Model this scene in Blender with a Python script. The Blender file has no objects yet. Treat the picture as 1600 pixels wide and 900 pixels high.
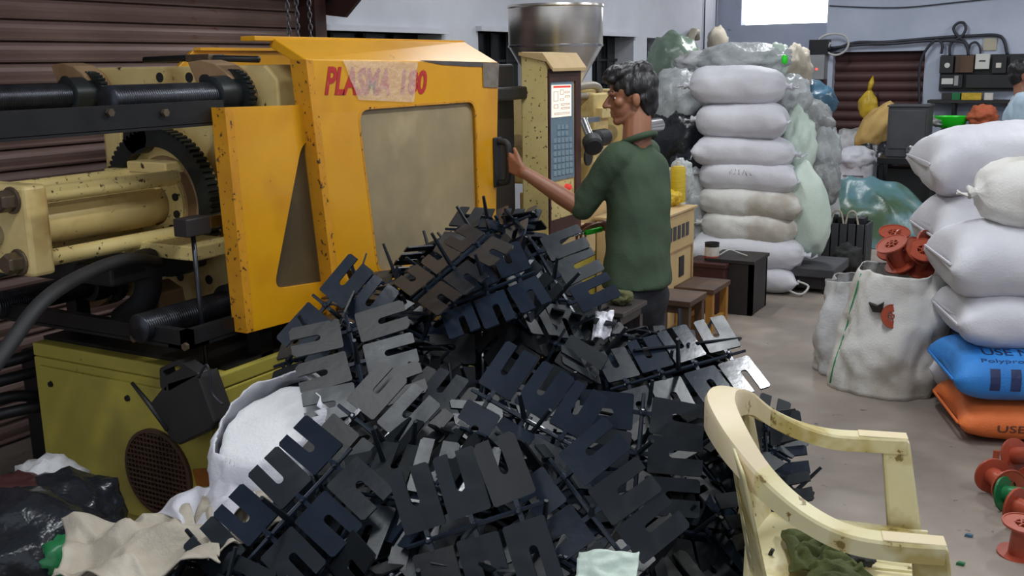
import bpy, bmesh, math, random
from mathutils import Vector, Matrix, Euler, noise
from mathutils.bvhtree import BVHTree
SC = bpy.context.scene
COL = SC.collection
PI = math.pi
V = Vector
R = math.radians

# ------------------------------------------------------------------ camera
F_PX, CAM_H = 1600.0, 1.62
YAW, PITCH, ROLL = R(29.3), R(12.34), R(0.9)
fh = V((-math.sin(YAW), math.cos(YAW), 0)); rh = V((math.cos(YAW), math.sin(YAW), 0)); zz = V((0, 0, 1))
c_f = fh*math.cos(PITCH) - zz*math.sin(PITCH)
_u = fh*math.sin(PITCH) + zz*math.cos(PITCH)
c_r = rh*math.cos(ROLL) - _u*math.sin(ROLL)
c_u = rh*math.sin(ROLL) + _u*math.cos(ROLL)
CAM = V((0, 0, CAM_H))
cd = bpy.data.cameras.new('camera'); cam = bpy.data.objects.new('camera', cd); COL.objects.link(cam)
cd.sensor_width = 36; cd.lens = 36*F_PX/1600; cd.clip_start = 0.05
m3 = Matrix((c_r, c_u, -c_f)).transposed()
cam.matrix_world = Matrix.Translation(CAM) @ m3.to_4x4()
SC.camera = cam

def ray(px, py): return c_f + c_r*((px-800)/F_PX) - c_u*((py-450)/F_PX)
def at(px, py, **k):
    d = ray(px, py); a, v = list(k.items())[0]; i = 'xyz'.index(a)
    return CAM + d*((v-CAM[i])/d[i])
def dp(px, py, t): return CAM + ray(px, py)*t

# ------------------------------------------------------------------ world, lights, exposure
w = bpy.data.worlds.new('world'); SC.world = w; w.use_nodes = True
bg = w.node_tree.nodes['Background']; bg.inputs[0].default_value = (0.80, 0.88, 1.0, 1); bg.inputs[1].default_value = 0.72
SC.view_settings.view_transform = 'Standard'; SC.view_settings.look = 'None'
SC.view_settings.exposure = 0.0; SC.view_settings.gamma = 1.0; SC.view_settings.use_curve_mapping = False

def area(name, loc, sx, sy, power, color=(1, 1, 1), rot=(0, 0, 0)):
    l = bpy.data.lights.new(name, 'AREA'); l.shape = 'RECTANGLE'; l.size = sx; l.size_y = sy; l.energy = power; l.color = color
    o = bpy.data.objects.new(name, l); COL.objects.link(o); o.location = loc; o.rotation_euler = rot
    return o
TUBES = [((-0.9, 3.6, 3.1), 44, R(90)), ((-1.5, 0.9, 3.1), 28, R(90)), ((0.6, 6.6, 3.1), 55, R(90)), ((-2.2, 9.3, 3.1), 42, R(90)), ((0.9, 10.0, 3.1), 42, R(90)), ((-2.6, 5.9, 3.15), 26, R(90)), ((1.6, 2.4, 3.1), 40, R(90))]  # all unseen; the second is added to brighten the left front
for i, (p, e, rz) in enumerate(TUBES):
    area('unseen_tube_lamp', (p[0], p[1], p[2]-0.05), 1.3, 0.10, e, (0.93, 0.97, 1.0), (0, 0, rz))

# ------------------------------------------------------------------ materials
MATS = {}
def mat(name, c1, c2=None, scale=6.0, rough=0.6, metal=0.0, bump=0.0, bscale=40.0, spots=None, sscale=9.0, sthr=0.62, detail=4.0, stretch=(1, 1, 1), emit=None, estr=0.0, trans=None, spec=0.5, coat=0.0, spots2=None, s2scale=1.4, s2thr=0.6, rvar=0.0, sheen=0.0, sstretch=(1, 1, 1)):
    m = bpy.data.materials.new(name); m.use_nodes = True; nt = m.node_tree; N = nt.nodes; L = nt.links
    b = N['Principled BSDF']; b.inputs['Roughness'].default_value = rough; b.inputs['Metallic'].default_value = metal
    b.inputs['Specular IOR Level'].default_value = spec; b.inputs['Coat Weight'].default_value = coat
    b.inputs['Sheen Weight'].default_value = sheen
    def rgba(c): return (c[0], c[1], c[2], 1)
    b.inputs['Base Color'].default_value = rgba(c1)
    tc = N.new('ShaderNodeTexCoord'); mp = N.new('ShaderNodeMapping'); mp.inputs['Scale'].default_value = stretch
    L.new(tc.outputs['Object'], mp.inputs['Vector'])
    def nz(sc, det=detail, ro=0.6, vec=None):
        n = N.new('ShaderNodeTexNoise'); n.inputs['Scale'].default_value = sc; n.inputs['Detail'].default_value = det; n.inputs['Roughness'].default_value = ro
        L.new((vec or mp).outputs[0], n.inputs['Vector']); return n
    def ramp(src, a, b_, p0, p1):
        r = N.new('ShaderNodeValToRGB'); r.color_ramp.elements[0].position = p0; r.color_ramp.elements[1].position = p1
        r.color_ramp.elements[0].color = a; r.color_ramp.elements[1].color = b_
        L.new(src, r.inputs[0]); return r
    def mixc(f, a, bcol):
        x = N.new('ShaderNodeMix'); x.data_type = 'RGBA'; L.new(f, x.inputs[0])
        if isinstance(a, tuple): x.inputs[6].default_value = a
        else: L.new(a, x.inputs[6])
        x.inputs[7].default_value = bcol; return x.outputs[2]
    cur = None
    if c2:
        n = nz(scale); r = ramp(n.outputs[0], rgba(c1), rgba(c2), 0.34, 0.68); cur = r.outputs[0]
        if rvar:
            rr = ramp(n.outputs[0], rgba((rough,)*3), rgba((max(0.05, rough+rvar),)*3), 0.35, 0.65); L.new(rr.outputs[0], b.inputs['Roughness'])
    if spots2:
        n = nz(s2scale, 3); r = ramp(n.outputs[0], (0, 0, 0, 1), (1, 1, 1, 1), s2thr-0.06, s2thr+0.08); cur = mixc(r.outputs[0], cur or rgba(c1), rgba(spots2))
    if spots:
        mp2 = N.new('ShaderNodeMapping'); mp2.inputs['Scale'].default_value = sstretch; L.new(tc.outputs['Object'], mp2.inputs['Vector'])
        n = nz(sscale, 6, 0.65, mp2); r = ramp(n.outputs[0], (0, 0, 0, 1), (1, 1, 1, 1), sthr, sthr+0.025); cur = mixc(r.outputs[0], cur or rgba(c1), rgba(spots))
    if cur: L.new(cur, b.inputs['Base Color'])
    if bump:
        n = nz(bscale, 3); bp = N.new('ShaderNodeBump'); bp.inputs['Strength'].default_value = bump; bp.inputs['Distance'].default_value = 0.01
        L.new(n.outputs[0], bp.inputs['Height']); L.new(bp.outputs[0], b.inputs['Normal'])
    if emit: b.inputs['Emission Color'].default_value = rgba(emit); b.inputs['Emission Strength'].default_value = estr
    if trans is not None:
        t = N.new('ShaderNodeBsdfTransparent'); mx = N.new('ShaderNodeMixShader'); mx.inputs[0].default_value = trans
        out = N['Material Output']; L.new(b.outputs[0], mx.inputs[1]); L.new(t.outputs[0], mx.inputs[2]); L.new(mx.outputs[0], out.inputs[0])
    MATS[name] = m; return m
def sr(r, g, b):
    f = lambda c: (c/255/12.92) if c/255 <= 0.04045 else ((c/255+0.055)/1.055)**2.4
    return (f(r), f(g), f(b))

mat('concrete', sr(142, 130, 120), sr(108, 98, 91), 2.2, 0.75, bump=0.25, bscale=30, spots=sr(92, 84, 78), sscale=14, sthr=0.66, spots2=sr(156, 145, 134), s2scale=1.1, s2thr=0.55, rvar=-0.2)
mat('plaster', sr(200, 202, 210), sr(187, 189, 197), 1.6, 0.8, bump=0.12, bscale=18, spots=sr(120, 120, 122), sscale=5, sthr=0.73, spots2=sr(178, 180, 188), s2scale=0.7, s2thr=0.62)
mat('plaster_back', sr(190, 197, 214), sr(172, 180, 198), 1.4, 0.8, bump=0.12, bscale=18, spots=sr(116, 118, 125), sscale=4, sthr=0.72)
mat('ceiling_paint', sr(190, 190, 192), sr(170, 170, 172), 1, 0.9)
mat('shutter', sr(150, 124, 114), sr(116, 94, 88), 3, 0.5, 0.1, bump=0.1, bscale=60, spots=sr(120, 70, 52), sscale=3, sthr=0.66, stretch=(1, .3, 1), sstretch=(1, .5, 2))
mat('dark_shutter', sr(84, 52, 50), sr(62, 40, 42), 2.5, 0.6, 0.1)
mat('rust_brown', sr(86, 52, 44), sr(58, 40, 38), 6, 0.6, 0.2)
mat('yellow_paint', sr(222, 160, 22), sr(208, 144, 20), 2.0, 0.33, bump=0.04, bscale=30, spots=sr(120, 70, 20), sscale=7, sthr=0.70, coat=0.15, spots2=sr(196, 132, 22), s2scale=1.8, s2thr=0.64)
mat('yellow_edge', sr(214, 148, 26), sr(190, 128, 26), 6, 0.5, spots=sr(70, 48, 26), sscale=48, sthr=0.60)
mat('olive_yellow', sr(190, 176, 78), sr(172, 158, 68), 3, 0.5, bump=0.05, spots=sr(86, 78, 30), sscale=6, sthr=0.69, spots2=sr(150, 138, 66), s2scale=2, s2thr=0.6)
mat('cream_paint', sr(226, 202, 140), sr(208, 182, 118), 5, 0.45, bump=0.06, spots=sr(60, 46, 36), sscale=24, sthr=0.65, spots2=sr(180, 146, 88), s2scale=5, s2thr=0.62)
mat('cream_chipped', sr(228, 206, 140), sr(214, 190, 122), 5, 0.5, bump=0.08, spots=sr(70, 52, 38), sscale=42, sthr=0.60)
mat('cream_plain', sr(206, 178, 130), sr(190, 160, 112), 4, 0.5, spots=sr(110, 84, 56), sscale=8, sthr=0.70)
mat('tan_metal', sr(176, 144, 108), sr(150, 118, 84), 8, 0.4, 0.2)
mat('black_metal', sr(40, 40, 42), sr(28, 28, 30), 8, 0.45, 0.4, bump=0.05)
mat('thread_metal', sr(72, 74, 80), sr(46, 48, 54), 10, 0.32, 0.7)
mat('gear_black', sr(44, 50, 50), sr(30, 34, 36), 6, 0.35, 0.3)
mat('steel', sr(190, 190, 192), sr(170, 168, 168), 4, 0.22, 1.0, stretch=(1, 1, .1))
mat('stainless', sr(222, 216, 208), sr(206, 200, 192), 3, 0.3, 1.0, stretch=(1, 1, 6))
mat('bolt_metal', sr(120, 104, 84), sr(90, 78, 66), 12, 0.4, 0.6)
mat('dusty_pane', sr(184, 164, 126), sr(150, 136, 108), 2.5, 0.4, trans=0.30, spots2=sr(200, 180, 140), s2scale=3, s2thr=0.58)
mat('dark_pane', sr(96, 82, 58), sr(78, 68, 50), 3, 0.35, trans=0.28)
mat('red_ink', sr(190, 38, 34), sr(170, 34, 34), 9, 0.5, spots=sr(214, 146, 60), sscale=30, sthr=0.64)
mat('tape_with_glare', (0.92, 0.84, 0.70), None, rough=0.16, trans=0.66, bump=1.0, bscale=34)  # clear film; its whitish tint paints the glare of the light into the colour
mat('grey_tape', sr(86, 82, 80), sr(64, 60, 60), 20, 0.6)
mat('silver_sticker', sr(190, 180, 165), sr(150, 130, 110), 10, 0.3, 0.8)
mat('rubber', sr(34, 34, 36), sr(24, 24, 26), 10, 0.62)
mat('black_plastic_deep', sr(22, 28, 32), sr(16, 20, 24), 7, 0.38, spec=0.35, bump=0.06, bscale=30)
mat('black_plastic', sr(28, 35, 42), sr(20, 25, 31), 7, 0.31, spec=0.4, bump=0.06, bscale=30, spots2=sr(36, 42, 47), s2scale=9, s2thr=0.58, rvar=0.12)
mat('black_plastic_gloss', sr(34, 43, 56), sr(25, 32, 43), 6, 0.17, bump=0.04, bscale=30)
mat('black_plastic_dusty', sr(52, 52, 52), sr(38, 39, 41), 8, 0.45, bump=0.08, bscale=40)
mat('jug_plastic', sr(46, 44, 44), sr(36, 35, 36), 6, 0.45)
mat('sack_white', sr(214, 213, 219), sr(200, 199, 207), 3, 0.55, bump=0.28, bscale=120, spots2=sr(198, 196, 202), s2scale=2.5, s2thr=0.62)
mat('sack_dirty', sr(220, 218, 214), sr(198, 194, 188), 3, 0.6, bump=0.3, bscale=110, spots2=sr(176, 168, 156), s2scale=3, s2thr=0.56)
mat('sack_grey', sr(208, 208, 210), sr(180, 180, 182), 4, 0.5, bump=0.35, bscale=60, spots2=sr(160, 158, 154), s2scale=4, s2thr=0.55)
mat('sack_pale_green', sr(206, 220, 208), sr(190, 206, 194), 3, 0.5, bump=0.25, bscale=60)
mat('sack_beige', sr(198, 188, 172), sr(170, 160, 144), 4, 0.7, bump=0.35, bscale=90, spots2=sr(160, 150, 134), s2scale=3, s2thr=0.58)
mat('sack_blue', sr(52, 140, 220), sr(44, 124, 204), 6, 0.6, bump=0.35, bscale=150)
mat('sack_orange', sr(238, 124, 62), sr(226, 112, 54), 6, 0.6, bump=0.35, bscale=150)
mat('navy_ink', sr(34, 44, 84), sr(40, 52, 96), 20, 0.6)
mat('dark_ink', sr(96, 56, 44), None, rough=0.7)
mat('green_ink', sr(44, 140, 84), None, rough=0.7)
mat('pen_ink', sr(110, 110, 118), None, rough=0.8)
mat('tan_sack', sr(214, 178, 110), sr(192, 156, 92), 4, 0.7, bump=0.3, bscale=80)
mat('clear_bag', sr(206, 210, 212), sr(168, 174, 176), 9, 0.3, bump=1.0, bscale=26, trans=0.2)
mat('grey_bag', sr(166, 168, 168), sr(128, 130, 130), 9, 0.35, bump=1.0, bscale=26)
mat('green_bag', sr(128, 146, 130), sr(104, 122, 108), 4, 0.3, bump=0.5, bscale=14)
mat('black_bag', sr(40, 44, 50), sr(28, 30, 36), 5, 0.25, bump=0.7, bscale=16)
mat('blue_bag', sr(80, 116, 138), sr(60, 92, 116), 5, 0.3, bump=0.5, bscale=16)
mat('tarp', sr(78, 112, 104), sr(92, 128, 140), 2.6, 0.35, bump=0.5, bscale=12, spots2=sr(66, 88, 62), s2scale=2.4, s2thr=0.54)
mat('red_granules', sr(190, 110, 84), sr(160, 84, 64), 30, 0.8, bump=0.6, bscale=80)
mat('white_granules', sr(246, 246, 246), sr(236, 236, 238), 10, 0.6, bump=0.3, bscale=90)
mat('chair_plastic', sr(224, 214, 172), sr(212, 200, 150), 4, 0.4, bump=0.06, spots=sr(128, 106, 56), sscale=14, sthr=0.64, spots2=sr(186, 166, 100), s2scale=7, s2thr=0.57)
mat('chair_worn', sr(226, 208, 176), sr(216, 200, 156), 6, 0.5, spots=sr(130, 106, 74), sscale=12, sthr=0.64)
mat('green_cloth', sr(86, 94, 48), sr(66, 74, 38), 6, 0.9, bump=0.3, bscale=120)
mat('olive_cloth', sr(98, 98, 62), sr(78, 78, 48), 8, 0.9, bump=0.3, bscale=120)
mat('dark_cloth', sr(56, 56, 54), sr(40, 40, 40), 6, 0.9, bump=0.3, bscale=100)
mat('spool_red', sr(176, 82, 58), sr(156, 68, 48), 6, 0.32, bump=0.04)
mat('spool_green', sr(36, 120, 70), sr(30, 104, 60), 6, 0.35)
mat('skin', sr(150, 100, 74), sr(136, 88, 64), 7, 0.5, bump=0.05, bscale=80)
mat('hair', sr(28, 26, 28), sr(18, 17, 19), 20, 0.45, bump=0.6, bscale=70, stretch=(1, 1, .3))
mat('green_shirt', sr(56, 74, 52), sr(46, 62, 44), 5, 0.85, bump=0.25, bscale=160)
mat('dark_trousers', sr(34, 36, 44), sr(26, 28, 34), 6, 0.85, bump=0.2, bscale=120)
mat('blue_shirt', sr(180, 200, 214), sr(164, 186, 202), 5, 0.8, bump=0.2, bscale=140)
mat('wood_dark', sr(92, 66, 48), sr(66, 48, 38), 6, 0.6, stretch=(1, 1, .15), bump=0.15)
mat('wood_yellow', sr(176, 126, 48), sr(140, 96, 40), 7, 0.6, stretch=(1, 1, .2), bump=0.15)
mat('table_dark', sr(74, 66, 64), sr(56, 50, 50), 5, 0.45, bump=0.08)
mat('box_dark', sr(46, 42, 42), sr(34, 31, 32), 5, 0.5)
mat('thread_yellow', sr(214, 186, 36), sr(190, 160, 28), 40, 0.45, bump=0.4, bscale=120, stretch=(.1, .1, 3))
mat('plastic_green', sr(40, 226, 40), None, rough=0.4)
mat('cloth_orange', sr(196, 104, 66), sr(170, 84, 54), 6, 0.8, bump=0.3)
mat('yellow_bag', sr(208, 174, 46), sr(180, 148, 36), 6, 0.4, bump=0.6, bscale=20)
mat('cabinet_grey', sr(72, 72, 76), sr(58, 58, 62), 4, 0.5)
mat('meter_black', sr(34, 34, 38), sr(28, 28, 30), 5, 0.4)
mat('meter_white', sr(206, 206, 200), None, rough=0.5)
mat('box_grey', sr(150, 152, 154), sr(136, 138, 140), 4, 0.5)
mat('cable', sr(44, 46, 54), None, rough=0.5)
mat('cable_white', sr(190, 190, 186), None, rough=0.5)
mat('hose', sr(52, 60, 58), sr(38, 44, 44), 8, 0.45)
mat('hose_grey', sr(150, 140, 124), None, rough=0.4)
mat('chain', sr(110, 110, 114), None, rough=0.4, metal=0.8)
mat('window_dark', sr(34, 38, 40), sr(24, 28, 30), 2, 0.25)
mat('pipe_beige', sr(178, 170, 150), None, rough=0.5)
mat('daylight', (1, 1, 1), None, emit=(1.0, 1.0, 1.0), estr=5.0)
mat('tube_glow', (1, 1, 1), None, emit=(0.95, 0.98, 1.0), estr=6.0)
mat('screen_on', sr(230, 220, 205), None, emit=sr(250, 232, 214), estr=0.75, rough=0.3)
mat('screen_ink', sr(150, 140, 130), None, emit=sr(170, 150, 140), estr=0.4)
mat('screen_red', sr(220, 60, 50), None, emit=sr(220, 70, 60), estr=0.5)
mat('red_glow', sr(240, 60, 50), None, emit=sr(255, 90, 80), estr=1.5)
mat('keypad', sr(118, 140, 154), sr(106, 128, 142), 5, 0.4)
mat('key', sr(138, 160, 172), None, rough=0.4)
mat('orange_tag', sr(170, 104, 30), sr(130, 74, 26), 8, 0.6)
mat('dark_red_box', sr(70, 34, 34), sr(54, 28, 28), 6, 0.5)
mat('can_label', sr(214, 208, 200), sr(190, 180, 170), 20, 0.4)

# ------------------------------------------------------------------ mesh helpers
ORG = {}
class MB:
    def __init__(s): s.v = []; s.f = []
    def add(s, vs, fs):
        o = len(s.v); s.v += [V(p) for p in vs]; s.f += [tuple(i+o for i in f) for f in fs]; return s
    def box(s, lo, hi, rot=None, piv=None):
        x0, y0, z0 = lo; x1, y1, z1 = hi
        vs = [V(p) for p in ((x0, y0, z0), (x1, y0, z0), (x1, y1, z0), (x0, y1, z0), (x0, y0, z1), (x1, y0, z1), (x1, y1, z1), (x0, y1, z1))]
        if rot is not None:
            c = V(piv) if piv is not None else (V(lo)+V(hi))/2
            m = rot.to_matrix() if hasattr(rot, 'to_matrix') else rot
            vs = [c + m @ (p-c) for p in vs]
        return s.add(vs, [(0, 3, 2, 1), (4, 5, 6, 7), (0, 1, 5, 4), (1, 2, 6, 5), (2, 3, 7, 6), (3, 0, 4, 7)])
    def tube(s, pts, r, n=10, caps=True, closed=False):
        pts = [V(p) for p in pts]; k = len(pts); rs = r if isinstance(r, (list, tuple)) else [r]*k
        o = len(s.v); up = None
        for i, p in enumerate(pts):
            if closed: t = pts[(i+1) % k]-pts[i-1]
            else: t = pts[min(i+1, k-1)]-pts[max(i-1, 0)]
            t.normalize()
            if up is None:
                up = t.orthogonal().normalized()
            up = (up - t*up.dot(t))
            if up.length < 1e-5: up = t.orthogonal()
            up.normalize(); b = t.cross(up)
            for j in range(n):
                a = 2*PI*j/n; s.v.append(p + (up*math.cos(a)+b*math.sin(a))*rs[i])
        for i in range(k if closed else k-1):
            i2 = (i+1) % k
            for j in range(n):
                j2 = (j+1) % n; s.f.append((o+i*n+j, o+i*n+j2, o+i2*n+j2, o+i2*n+j))
        if caps and not closed:
            s.f.append(tuple(o+j for j in range(n))[::-1]); s.f.append(tuple(o+(k-1)*n+j for j in range(n)))
        return s
    def lathe(s, prof, org=(0, 0, 0), axis='z', n=24, m=None):
        # prof: (r, h) pairs ; axis direction
        o = len(s.v); org = V(org)
        for r, h in prof:
            for j in range(n):
                a = 2*PI*j/n; c, q = r*math.cos(a), r*math.sin(a)
                p = V((c, q, h)) if axis == 'z' else (V((h, c, q)) if axis == 'x' else V((q, h, c)))
                if m is not None: p = m @ p
                s.v.append(org+p)
        k = len(prof)
        for i in range(k-1):
            for j in range(n):
                j2 = (j+1) % n; s.f.append((o+i*n+j, o+i*n+j2, o+(i+1)*n+j2, o+(i+1)*n+j))
        if prof[0][0] > 1e-6: s.f.append(tuple(o+j for j in range(n))[::-1])
        if prof[-1][0] > 1e-6: s.f.append(tuple(o+(k-1)*n+j for j in range(n)))
        return s
    def prism(s, poly, ext):
        # poly: list of 3d points, ext: extrusion vector
        k = len(poly); ext = V(ext); vs = [V(p) for p in poly]+[V(p)+ext for p in poly]
        return s.add(vs, [tuple(range(k))[::-1], tuple(range(k, 2*k))]+[(i, (i+1) % k, k+(i+1) % k, k+i) for i in range(k)])
    def ringprism(s, outer, inner, ext):
        # a plate with one hole; outer and inner have the same number of points
        k = len(outer); ext = V(ext)
        vs = [V(p) for p in outer]+[V(p) for p in inner]+[V(p)+ext for p in outer]+[V(p)+ext for p in inner]
        fs = []
        for i in range(k):
            j = (i+1) % k
            fs += [(i, j, k+j, k+i), (2*k+i, 3*k+i, 3*k+j, 2*k+j), (i, 2*k+i, 2*k+j, j), (k+i, k+j, 3*k+j, 3*k+i)]
        return s.add(vs, fs)
    def grid(s, fn, nu, nv, wrapu=False):
        o = len(s.v)
        for i in range(nu):
            for j in range(nv): s.v.append(V(fn(i/(nu if wrapu else nu-1), j/(nv-1))))
        for i in range(nu if wrapu else nu-1):
            i2 = (i+1) % nu
            for j in range(nv-1): s.f.append((o+i*nv+j, o+i2*nv+j, o+i2*nv+j+1, o+i*nv+j+1))
        return s
    def mesh(s, name, org=V((0, 0, 0)), fix=True):
        me = bpy.data.meshes.new(name); me.from_pydata([tuple(p-org) for p in s.v], [], s.f)
        if fix:
            b = bmesh.new(); b.from_mesh(me); bmesh.ops.recalc_face_normals(b, faces=b.faces); b.to_mesh(b_me := me); b.free()
        me.update(); return me
    def build(s, name, m, parent=None, smooth=False, bevel=0.0, solid=0.0, subs=0):
        org = root_org(parent)
        return link(name, s.mesh(name, org), m, parent, smooth, bevel, solid, subs)
def root_org(p):
    while p is not None:
        if p.name in ORG: return ORG[p.name]
        p = p.parent
    return V((0, 0, 0))
def link(name, me, m, parent=None, smooth=False, bevel=0.0, solid=0.0, subs=0):
    o = bpy.data.objects.new(name, me); COL.objects.link(o)
    if m: me.materials.append(MATS[m])
    if parent is not None: o.parent = parent
    if smooth:
        for p in me.polygons: p.use_smooth = True
        if smooth == 'auto':
            b = bmesh.new(); b.from_mesh(me)
            for e in b.edges:
                if len(e.link_faces) == 2 and e.calc_face_angle(0) > 0.6: e.smooth = False
            b.to_mesh(me); b.free()
    if bevel:
        md = o.modifiers.new('bevel', 'BEVEL'); md.width = bevel; md.segments = 2; md.limit_method = 'ANGLE'; md.angle_limit = R(40)
    if solid:
        md = o.modifiers.new('solid', 'SOLIDIFY'); md.thickness = solid; md.offset = 0
    if subs:
        md = o.modifiers.new('sub', 'SUBSURF'); md.levels = subs; md.render_levels = subs
    return o
def tag(o, label, cat, group=None):
    o['label'] = label; o['category'] = cat
    if group: o['group'] = group
    return o
def thing(name, label, cat, loc=(0, 0, 0), group=None):
    o = bpy.data.objects.new(name, None); COL.objects.link(o); o.location = loc; o.empty_display_size = 0.1
    ORG[o.name] = V(loc); tag(o, label, cat, group); return o
def struct(o): o['kind'] = 'structure'; return o
def place(o, loc, rz=0.0, rot=None):
    o.location = loc; o.rotation_euler = rot if rot is not None else (0, 0, rz); return o
def copy_tree(o, parent=None):
    c = o.copy(); COL.objects.link(c); c.parent = parent
    for ch in o.children: copy_tree(ch, c)
    return c
def rquad(c, r, n=5):
    # rounded polygon from corner points (3d), radius r in metres
    out = []; k = len(c); c = [V(p) for p in c]
    for i in range(k):
        p, a, b = c[i], c[i-1], c[(i+1) % k]
        da = (a-p); db = (b-p); ra = min(r, da.length*.45); rb = min(r, db.length*.45)
        A = p+da.normalized()*ra; B = p+db.normalized()*rb
        for j in range(n):
            t = j/(n-1); out.append(A*(1-t)**2+p*2*t*(1-t)+B*t*t)
    return out
def circ(c, r, n, axis='y', ph=0.0):
    c = V(c); out = []
    for j in range(n):
        a = 2*PI*j/n+ph
        d = {'y': V((math.cos(a), 0, math.sin(a))), 'x': V((0, math.cos(a), math.sin(a))), 'z': V((math.cos(a), math.sin(a), 0))}[axis]
        out.append(c+d*r)
    return out
def fn(p, s=1.0, seed=0.0): return noise.noise(V((p[0]*s+seed*7.31, p[1]*s-seed*3.7, p[2]*s+seed*1.9)))
def ridge(p, s, seed): return 1-2*abs(fn(p, s, seed))

def sack_mb(L, W, H, seed=0, ends=('seam', 'seam'), wr=0.012, bend=0.0, nu=44, nv=48, sq=2.6, slump=0.0):
    """filled sack lying along local X, bottom at z=0"""
    mb = MB()
    def f(u, v):
        s = v*2-1; e = ends[0] if s < 0 else ends[1]; q = abs(s); a = u*2*PI
        if e == 'seam':
            h = max(0.004, (1-q**5.5))**0.5*.97+.03; wd = 1.0 - .10*max(0, q-.9)/.1; x = s*L/2
            x -= math.copysign(0.05*L*(1-abs(math.cos(a)))*q**8, s)
        else:
            lim = 0.86
            if q < lim:
                t = q/lim; h = (1-t**4.2)**0.5*0.94+0.06; wd = (1-t**4.6)**0.5*0.90+0.10; x = s/lim*L/2*0.93
            else:
                t = (q-lim)/(1-lim); h = 0.06+0.11*t; wd = 0.10+0.11*t; x = math.copysign(L/2*(0.93+0.11*t), s)
        ca, sa = math.cos(a), math.sin(a)
        cy = math.copysign(abs(ca)**(2/sq), ca); cz = math.copysign(abs(sa)**(2/sq), sa)
        y = cy*W/2*wd; z = cz*H/2*h
        p = V((x, y, z))
        gather = 0
        if e != 'seam' and q > 0.45: gather = math.sin(a*11+seed)*0.010*((q-0.45)/0.5)**2*(1 if q < .86 else .6)
        d = fn(p, 5, seed)*wr*1.5 + ridge((p[0]*.7+p[2], p[1], p[2]), 7, seed)*wr*0.45 + ridge((p[0]*1.4-p[2], p[1], p[2]*1.5), 14, seed+3)*wr*.25 + gather
        if e == 'seam' and q > .7: d += math.sin(a*9+seed*3)*0.004*(q-.7)/.3
        nrm = V((0, cy, cz)); nrm = nrm.normalized() if nrm.length > 0 else V((0, 0, 1))
        amt = min(1, h*2.0)
        p += nrm*d*amt
        p.z += H/2 + bend*(p.x/(L/2))**2 + slump*p.x
        return p
    mb.grid(f, nu, nv, wrapu=True)
    o = 0
    mb.f.append(tuple(i*nv for i in range(nu))[::-1]); mb.f.append(tuple(i*nv+nv-1 for i in range(nu)))
    return mb
def blob_mb(rad, seed=0, amp=0.12, sc=2.4, sub=4, flat=None, crumple=0.05, csc=7):
    b = bmesh.new(); bmesh.ops.create_icosphere(b, subdivisions=sub, radius=1.0)
    mb = MB(); rx, ry, rz = rad
    for v in b.verts:
        n = v.co.normalized(); d = 1+fn(n, sc, seed)*amp*2+fn(n, sc*2.3, seed+5)*amp + ridge(n, csc, seed+9)*crumple
        p = V((n.x*rx, n.y*ry, n.z*rz))*d
        if flat is not None and p.z < flat: p.z = flat+(p.z-flat)*0.08
        mb.v.append(p)
    mb.f = [tuple(x.index for x in f.verts) for f in b.faces]; b.free(); return mb
def zmin(mb): return min(p.z for p in mb.v)
def xform(mb, m):
    mb.v = [m @ p for p in mb.v]; return mb
def TR(loc, rz=0, rx=0, ry=0, s=1): return Matrix.Translation(V(loc)) @ Euler((rx, ry, rz)).to_matrix().to_4x4() @ Matrix.Scale(s, 4)

def text_mb(body, size, bold=0.0, shear=0.0, sub=0):
    c = bpy.data.curves.new('t', 'FONT'); c.body = body; c.size = size; c.offset = bold; c.shear = shear; c.resolution_u = 3
    o = bpy.data.objects.new('t', c); COL.objects.link(o); dg = bpy.context.evaluated_depsgraph_get()
    me = bpy.data.meshes.new_from_object(o.evaluated_get(dg)); bpy.data.objects.remove(o)
    b = bmesh.new(); b.from_mesh(me); bmesh.ops.triangulate(b, faces=b.faces)
    for _ in range(sub): bmesh.ops.subdivide_edges(b, edges=b.edges, cuts=1)
    mb = MB(); mb.v = [v.co.copy() for v in b.verts]
    b.verts.index_update(); mb.f = [tuple(x.index for x in f.verts) for f in b.faces]; b.free(); bpy.data.meshes.remove(me)
    return mb
def drape(mb, target_mb, direction, lift=0.002):
    bvh = BVHTree.FromPolygons(target_mb.v, target_mb.f); d = V(direction).normalized()
    miss = set()
    for i, p in enumerate(mb.v):
        h = bvh.ray_cast(p-d*2.0, d)
        if h[0] is not None: mb.v[i] = h[0]-d*lift
        else: miss.add(i)
    mb.f = [f for f in mb.f if not any(i in miss for i in f)]
    return mb

# ================================================================== ROOM
XW, YA, YB = -4.0, 12.3, 11.6
fl = MB(); fl.grid(lambda u, v: (-5.0+9.0*u, -4.0+17.5*v, 0.0), 40, 70)
struct(fl.build('floor', 'concrete'))
ce = MB().box((-4.3, -1.0, 3.6), (3.6, 13.2, 3.7)); struct(ce.build('ceiling', 'ceiling_paint'))
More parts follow.
